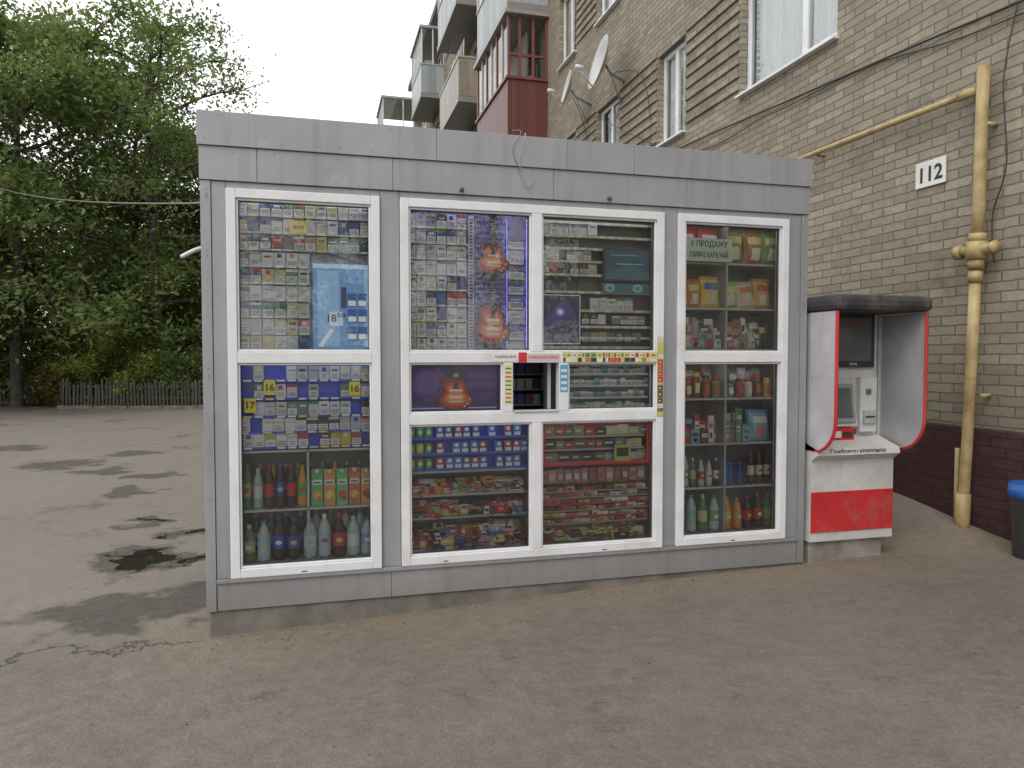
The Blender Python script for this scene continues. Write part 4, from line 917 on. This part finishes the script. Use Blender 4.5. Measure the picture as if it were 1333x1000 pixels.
oc = empty('overhead_cable', (-4, 8, 3)); mb = MB()
P0 = Vector((.0, 1.0, 2.53)); P1 = Vector((-7.6, 16.6, 5.95)); pts = []
for k in range(25):
    t = k / 24; p = P0.lerp(P1, t); p.z -= .9 * 4 * t * (1 - t) * .22; pts.append(p)
mb.tube(pts, .006, (.2, .2, .2), 6); mb.build('cable', oc, M_plastic)

tb = empty('trash_bin', (5.27, -.42, .14)); mb = MB()
mb.lathe(5.27, -.42, .13, [(.12, 0), (.13, .01), (.155, .5), (.16, .51), (.148, .51), (.125, .03)], [(.05, .05, .055)] * 5, 20)
mb.lathe(5.27, -.42, .55, [(.158, 0), (.168, .03), (.160, .10), (.15, .09)], [(.02, .10, .35)] * 3, 20)
mb.build('bin_body', tb, M_plastic, smooth=True)

mb = MB()
for k in range(900):
    r = R()
    if r < .25: x = U(-.1, 3.9); y = -abs(random.gauss(0, .14)) - .004
    elif r < .5: x = U(4.4, 5.4); y = U(-.2, 1.2)
    elif r < .75: x = U(-4, 0); y = U(.2, 7)
    else: x = U(-3, 6); y = U(-3, 0)
    z = float(gz(x, y)); s = U(.0015, .0055)
    M = Matrix.Translation((x, y, z + s * .3)) @ Matrix.Rotation(U(0, 6.28), 4, 'Z') @ Matrix.Rotation(U(-.5, .5), 4, 'X')
    c = random.choice([(.18, .15, .12), (.10, .085, .07), (.20, .17, .14), (.07, .06, .05), (.18, .13, .085), (.26, .24, .22)])
    mb.box(-s, s, -s * .7, s * .7, -s * .4, s * .4, c, M)
mb.build('gravel', None, M_plastic)

# ------------------------------------------------------------------ trees
def leafmat(name, a, b):
    m, nt = newmat(name)
    at = N(nt, 'ShaderNodeAttribute', attribute_name='Col').outputs['Color']
    g = N(nt, 'ShaderNodeNewGeometry').outputs['Position']
    c = MX(nt, MR(nt, NOI(nt, g, .55, 1), .35, .65), a, b)
    c = MX(nt, 1.0, c, at, 'MULTIPLY')
    d = N(nt, 'ShaderNodeBsdfDiffuse', {'Color': c}); t = N(nt, 'ShaderNodeBsdfTranslucent', {'Color': MX(nt, .4, c, (.34, .44, .12))})
    s = N(nt, 'ShaderNodeMixShader', {0: .38, 1: d.outputs[0], 2: t.outputs[0]})
    OUT(nt, s.outputs[0]); return m
M_leaf = leafmat('leaves', (.105, .145, .06), (.18, .23, .09))
M_leafd = leafmat('leaves_dark', (.085, .115, .055), (.135, .17, .078))
M_leafl = leafmat('leaves_sunlit', (.19, .26, .07), (.31, .38, .10))  # brighter leaf copy, sunny look painted into its colour
M_leafb = leafmat('leaves_brown', (.14, .11, .05), (.20, .14, .06))
M_bark = simple('bark', (.075, .066, .056), .95, 0, .4, 8, 1.0)
def leaves_mesh(name, centers, sig, per, size, mat, seed, flat=.8, tone=None):
    rg = np.random.default_rng(seed); C = np.repeat(np.array(centers), per, axis=0); n = len(C)
    S = np.repeat(np.array(sig), per) if np.ndim(sig) else sig * np.ones(n)
    P_ = C + rg.normal(size=(n, 3)) * S[:, None] * np.array([1, 1, flat])
    P_[:, 2] = np.maximum(P_[:, 2], .05)
    nrm = rg.normal(size=(n, 3)); nrm[:, 2] = np.abs(nrm[:, 2]) + .4; nrm /= np.linalg.norm(nrm, axis=1)[:, None]
    a = np.cross(nrm, rg.normal(size=(n, 3))); a /= np.linalg.norm(a, axis=1)[:, None]; b = np.cross(nrm, a)
    s = size * rg.uniform(.6, 1.3, n)[:, None]
    V_ = np.stack([P_ - a * s, P_ - b * s * .45 + nrm * s * .1, P_ + a * s, P_ + b * s * .45 + nrm * s * .1], 1).reshape(-1, 3)
    me = bpy.data.meshes.new(name); me.vertices.add(4 * n); me.vertices.foreach_set('co', V_.ravel().astype(np.float32))
    me.loops.add(4 * n); me.loops.foreach_set('vertex_index', np.arange(4 * n, dtype=np.int32))
    me.polygons.add(n); me.polygons.foreach_set('loop_start', np.arange(0, 4 * n, 4, dtype=np.int32))
    me.update(calc_edges=True); me.validate()
    at = me.attributes.new('Col', 'FLOAT_COLOR', 'FACE'); ct = np.repeat(rg.uniform(.6, 1.35, len(centers)), per) * rg.uniform(.8, 1.2, n)
    col = np.ones((n, 4), np.float32); col[:, 0] = ct * rg.uniform(.85, 1.2, n); col[:, 1] = ct; col[:, 2] = ct * .95
    at.data.foreach_set('color', col.ravel()); me.materials.append(mat); return me
def tree_data(seed, H, cr, base, per=60, lsize=.085, mat=M_leaf, sparse=1.0, nl=20):
    st = random.getstate(); random.seed(seed); B = MB(); cen = []; sg = []
    tr = []; x = y = 0
    for k in range(9):
        tr.append(Vector((x, y, H * .82 * k / 8))); x += U(-.22, .22); y += U(-.22, .22)
    r0 = H * .015
    B.tube([tr[0] + Vector((0, 0, -.3))] + tr, r0, (.1, .1, .1), 9, r0 * .18)
    for k in range(nl):
        f = base + (.97 - base) * (k + R() * .6) / nl; fz = f * 8 * .995; i = min(7, int(fz)); p = tr[i].lerp(tr[i + 1], fz - i)
        hh = (f - base) / (1 - base); L = cr * (.6 + .5 * math.sin(math.pi * min(1, hh * .85 + .2))) * U(.75, 1.2)
        az = k * 2.4 + U(-.4, .4); el = U(.0, .35) + hh * .6
        d = Vector((math.cos(az) * math.cos(el), math.sin(az) * math.cos(el), math.sin(el))); lp = [p]
        for q in range(5):
            d = (d + Vector((U(-.2, .2), U(-.2, .2), U(-.2, .10)))).normalized(); lp.append(lp[-1] + d * L / 5)
        B.tube(lp, r0 * .42 * (1.1 - hh * .6), (.1, .1, .1), 6, r0 * .07)
        for q in range(2, 6):
            for s_ in range(3 if q < 5 else 4):
                d2 = (d * .5 + Vector((U(-1, 1), U(-1, 1), U(-.65, .75)))).normalized(); l2 = L * U(.16, .36); e = lp[q] + d2 * l2
                B.tube([lp[q], lp[q] + d2 * l2 * .5 + Vector((0, 0, U(-.05, .08))), e], r0 * .1, (.1, .1, .1), 4, r0 * .03)
                if R() < sparse:
                    cen.append(tuple(e)); sg.append(U(.25, .55) * cr / 3.5); cen.append(tuple(lp[q].lerp(e, .5))); sg.append(U(.15, .35) * cr / 3.5)
                    if R() < .55:
                        cen.append(tuple(e + Vector((U(-.5, .5), U(-.5, .5), -U(.1, .7))))); sg.append(U(.15, .3))
    random.setstate(st)
    lm = leaves_mesh('foliage_mesh', cen, sg, per, lsize, mat, seed)
    me = bpy.data.meshes.new('trunk_mesh'); me.from_pydata(B.v, [], B.f); me.polygons.foreach_set('use_smooth', [True] * len(B.f)); me.materials.append(M_bark)
    return me, lm
def place(td, x, y, s=1, rz=0, name='deciduous_tree', z=0):
    e = empty(name, (x, y, z)); e.rotation_euler = (0, 0, rz); e.scale = (s, s, s)
    for nm, m in (('trunk', td[0]), ('foliage', td[1])):
        o = bpy.data.objects.new(nm, m); sc.collection.objects.link(o); o.parent = e
    return e
T1 = tree_data(3, 14, 4.0, .12, 40, .105, nl=24); T2 = tree_data(8, 12.5, 3.5, .11, 38, .10, M_leafd, nl=22); T3 = tree_data(21, 15, 3.6, .24, 32, .08, M_leaf, .85)
T4 = tree_data(33, 7.5, 2.6, .08, 36, .10, M_leafl, nl=16)
place(T3, -4.4, 21.8, 1.0, .5); place(T1, -8.2, 20.8, 1.0, 2.0); place(T2, -6.2, 25.5, 1.1, 4.0); place(T1, -11.5, 25.0, 1.08, 1.0)
place(T2, -3.6, 27.5, .95, 3.0); place(T3, -9.3, 17.6, .95, 5.0); place(T2, -13.5, 20.5, 1.1, .3)
place(T4, -9.3, 22.9, .62, 1.2); place(T4, -7.2, 28, .9, 3.9); place(T4, -4.6, 30.5, 1.0, 2.2); place(T4, -5.6, 20.9, .45, 4.8)
for k, (x, y) in enumerate(((-7, -24), (3, -23), (13, -24))): place((T1, T2)[k % 2], x, y, 1.0, k * 1.1)  # unseen trees behind the camera, put in to darken glass reflections
def bush(name, x, y, rx, rz, mat, seed, n=40, per=45, ls=.07):
    rg = np.random.default_rng(seed); th = rg.uniform(0, 6.28, n); ph = rg.uniform(0, 1, n); rr = rg.uniform(.5, 1, n)
    cen = np.stack([rx * rr * np.cos(th) * np.sqrt(1 - ph * ph * .8), rx * rr * np.sin(th) * np.sqrt(1 - ph * ph * .8), .1 + rz * ph * rr], 1)
    e = empty(name, (x, y, .05)); o = bpy.data.objects.new('foliage', leaves_mesh('bush_mesh', cen, rx * .16, per, ls, mat, seed)); sc.collection.objects.link(o); o.parent = e
    B = MB()
    for k in range(7): B.tube([(0, 0, -.1), (U(-.3, .3) * rx, U(-.3, .3) * rx, rz * .5), (U(-.6, .6) * rx, U(-.6, .6) * rx, rz * .85)], .02, (.1, .1, .1), 5, .006)
    o = B.build('stems', None, M_bark); o.parent = e
bush('bush', -7.0, 20.9, 1.0, 1.75, M_leafb, 5, 65); bush('bush', -4.6, 20.2, 1.1, 1.5, M_leafl, 6, 55); bush('bush', -3.1, 19.9, 1.2, 1.9, M_leaf, 7, 60); bush('bush', -9.5, 22.9, 1.6, 2.4, M_leafl, 9, 70); bush('bush', -5.6, 22.6, 1.5, 2.6, M_leafl, 10, 60, 50, .08)
bush('bush', -11.2, 22.9, 1.2, 1.8, M_leafl, 12, 50); bush('bush', -7.9, 23.5, 1.5, 2.8, M_leafl, 13, 60)
rg = np.random.default_rng(77); n = 800
xx = rg.uniform(-48, 4, n); yy = rg.uniform(34, 46, n); top = 8.5 + 2.5 * np.sin(xx * .45) + 1.6 * np.sin(xx * 1.1 + 2)
zz = rg.uniform(0.02, 1, n) ** .8 * top
e = empty('distant_trees', (-20, 42, 0)); o = bpy.data.objects.new('foliage', leaves_mesh('distant_foliage', np.stack([xx, yy, zz], 1), .9, 50, .24, M_leafl, 78)); sc.collection.objects.link(o); setpar(o, e)
B = MB()
for k in range(40):
    x, y = U(-45, 3), U(35, 45); B.tube([(x, y, -.2), (x + U(-.4, .4), y, 4), (x + U(-.8, .8), y, 8)], .16, (.1, .1, .1), 6, .06)
o = B.build('trunks', e, M_bark)
cen = np.stack([rg.uniform(-16, 1, 1200), rg.uniform(19.6, 32, 1200), rg.uniform(.05, .25, 1200)], 1)
cen = cen[cen[:, 1] > 19.8 - (cen[:, 0] + 6.7) * .25 + (cen[:, 0] < -6.8) * 2.4]
o = bpy.data.objects.new('tall_grass', leaves_mesh('tall_grass', cen, .14, 18, .08, M_leafl, 80)); sc.collection.objects.link(o)

fe = empty('picket_fence', (-4.6, 19, 0)); mb = MB()
for a, b in zip(fence_pts[:-1], fence_pts[1:]):
    A = Vector((a[0], a[1] + .35, 0)); Bv = Vector((b[0], b[1] + .35, 0)); d = Bv - A; Ln = d.length; d.normalize(); ang = math.atan2(d.y, d.x); k = 0
    for z in (.28, .62): mb.box(0, Ln, .012, .04, z, z + .05, (.05, .042, .035), Matrix.Translation(A) @ Matrix.Rotation(ang, 4, 'Z'))
    while k < Ln:
        M = Matrix.Translation(A + d * k) @ Matrix.Rotation(ang, 4, 'Z') @ Matrix.Rotation(U(-.05, .05), 4, 'Y'); h = U(.68, .86); c = mulc((.05, .042, .035), U(.7, 1.3))
        mb.box(0, .06, -.012, .010, .08, h, c, M); mb.face([M @ Vector((0, -.0125, h)), M @ Vector((.06, -.0125, h)), M @ Vector((.03, -.0125, h + .04))], c)
        k += .105
    k = 0
    while k < Ln: mb.box(-.04, .04, .042, .12, -.1, .82, (.05, .043, .037), Matrix.Translation(A + d * k) @ Matrix.Rotation(ang, 4, 'Z')); k += 2.1
mb.build('pickets', fe, M_plastic)
print('OBJS', len(bpy.data.objects))
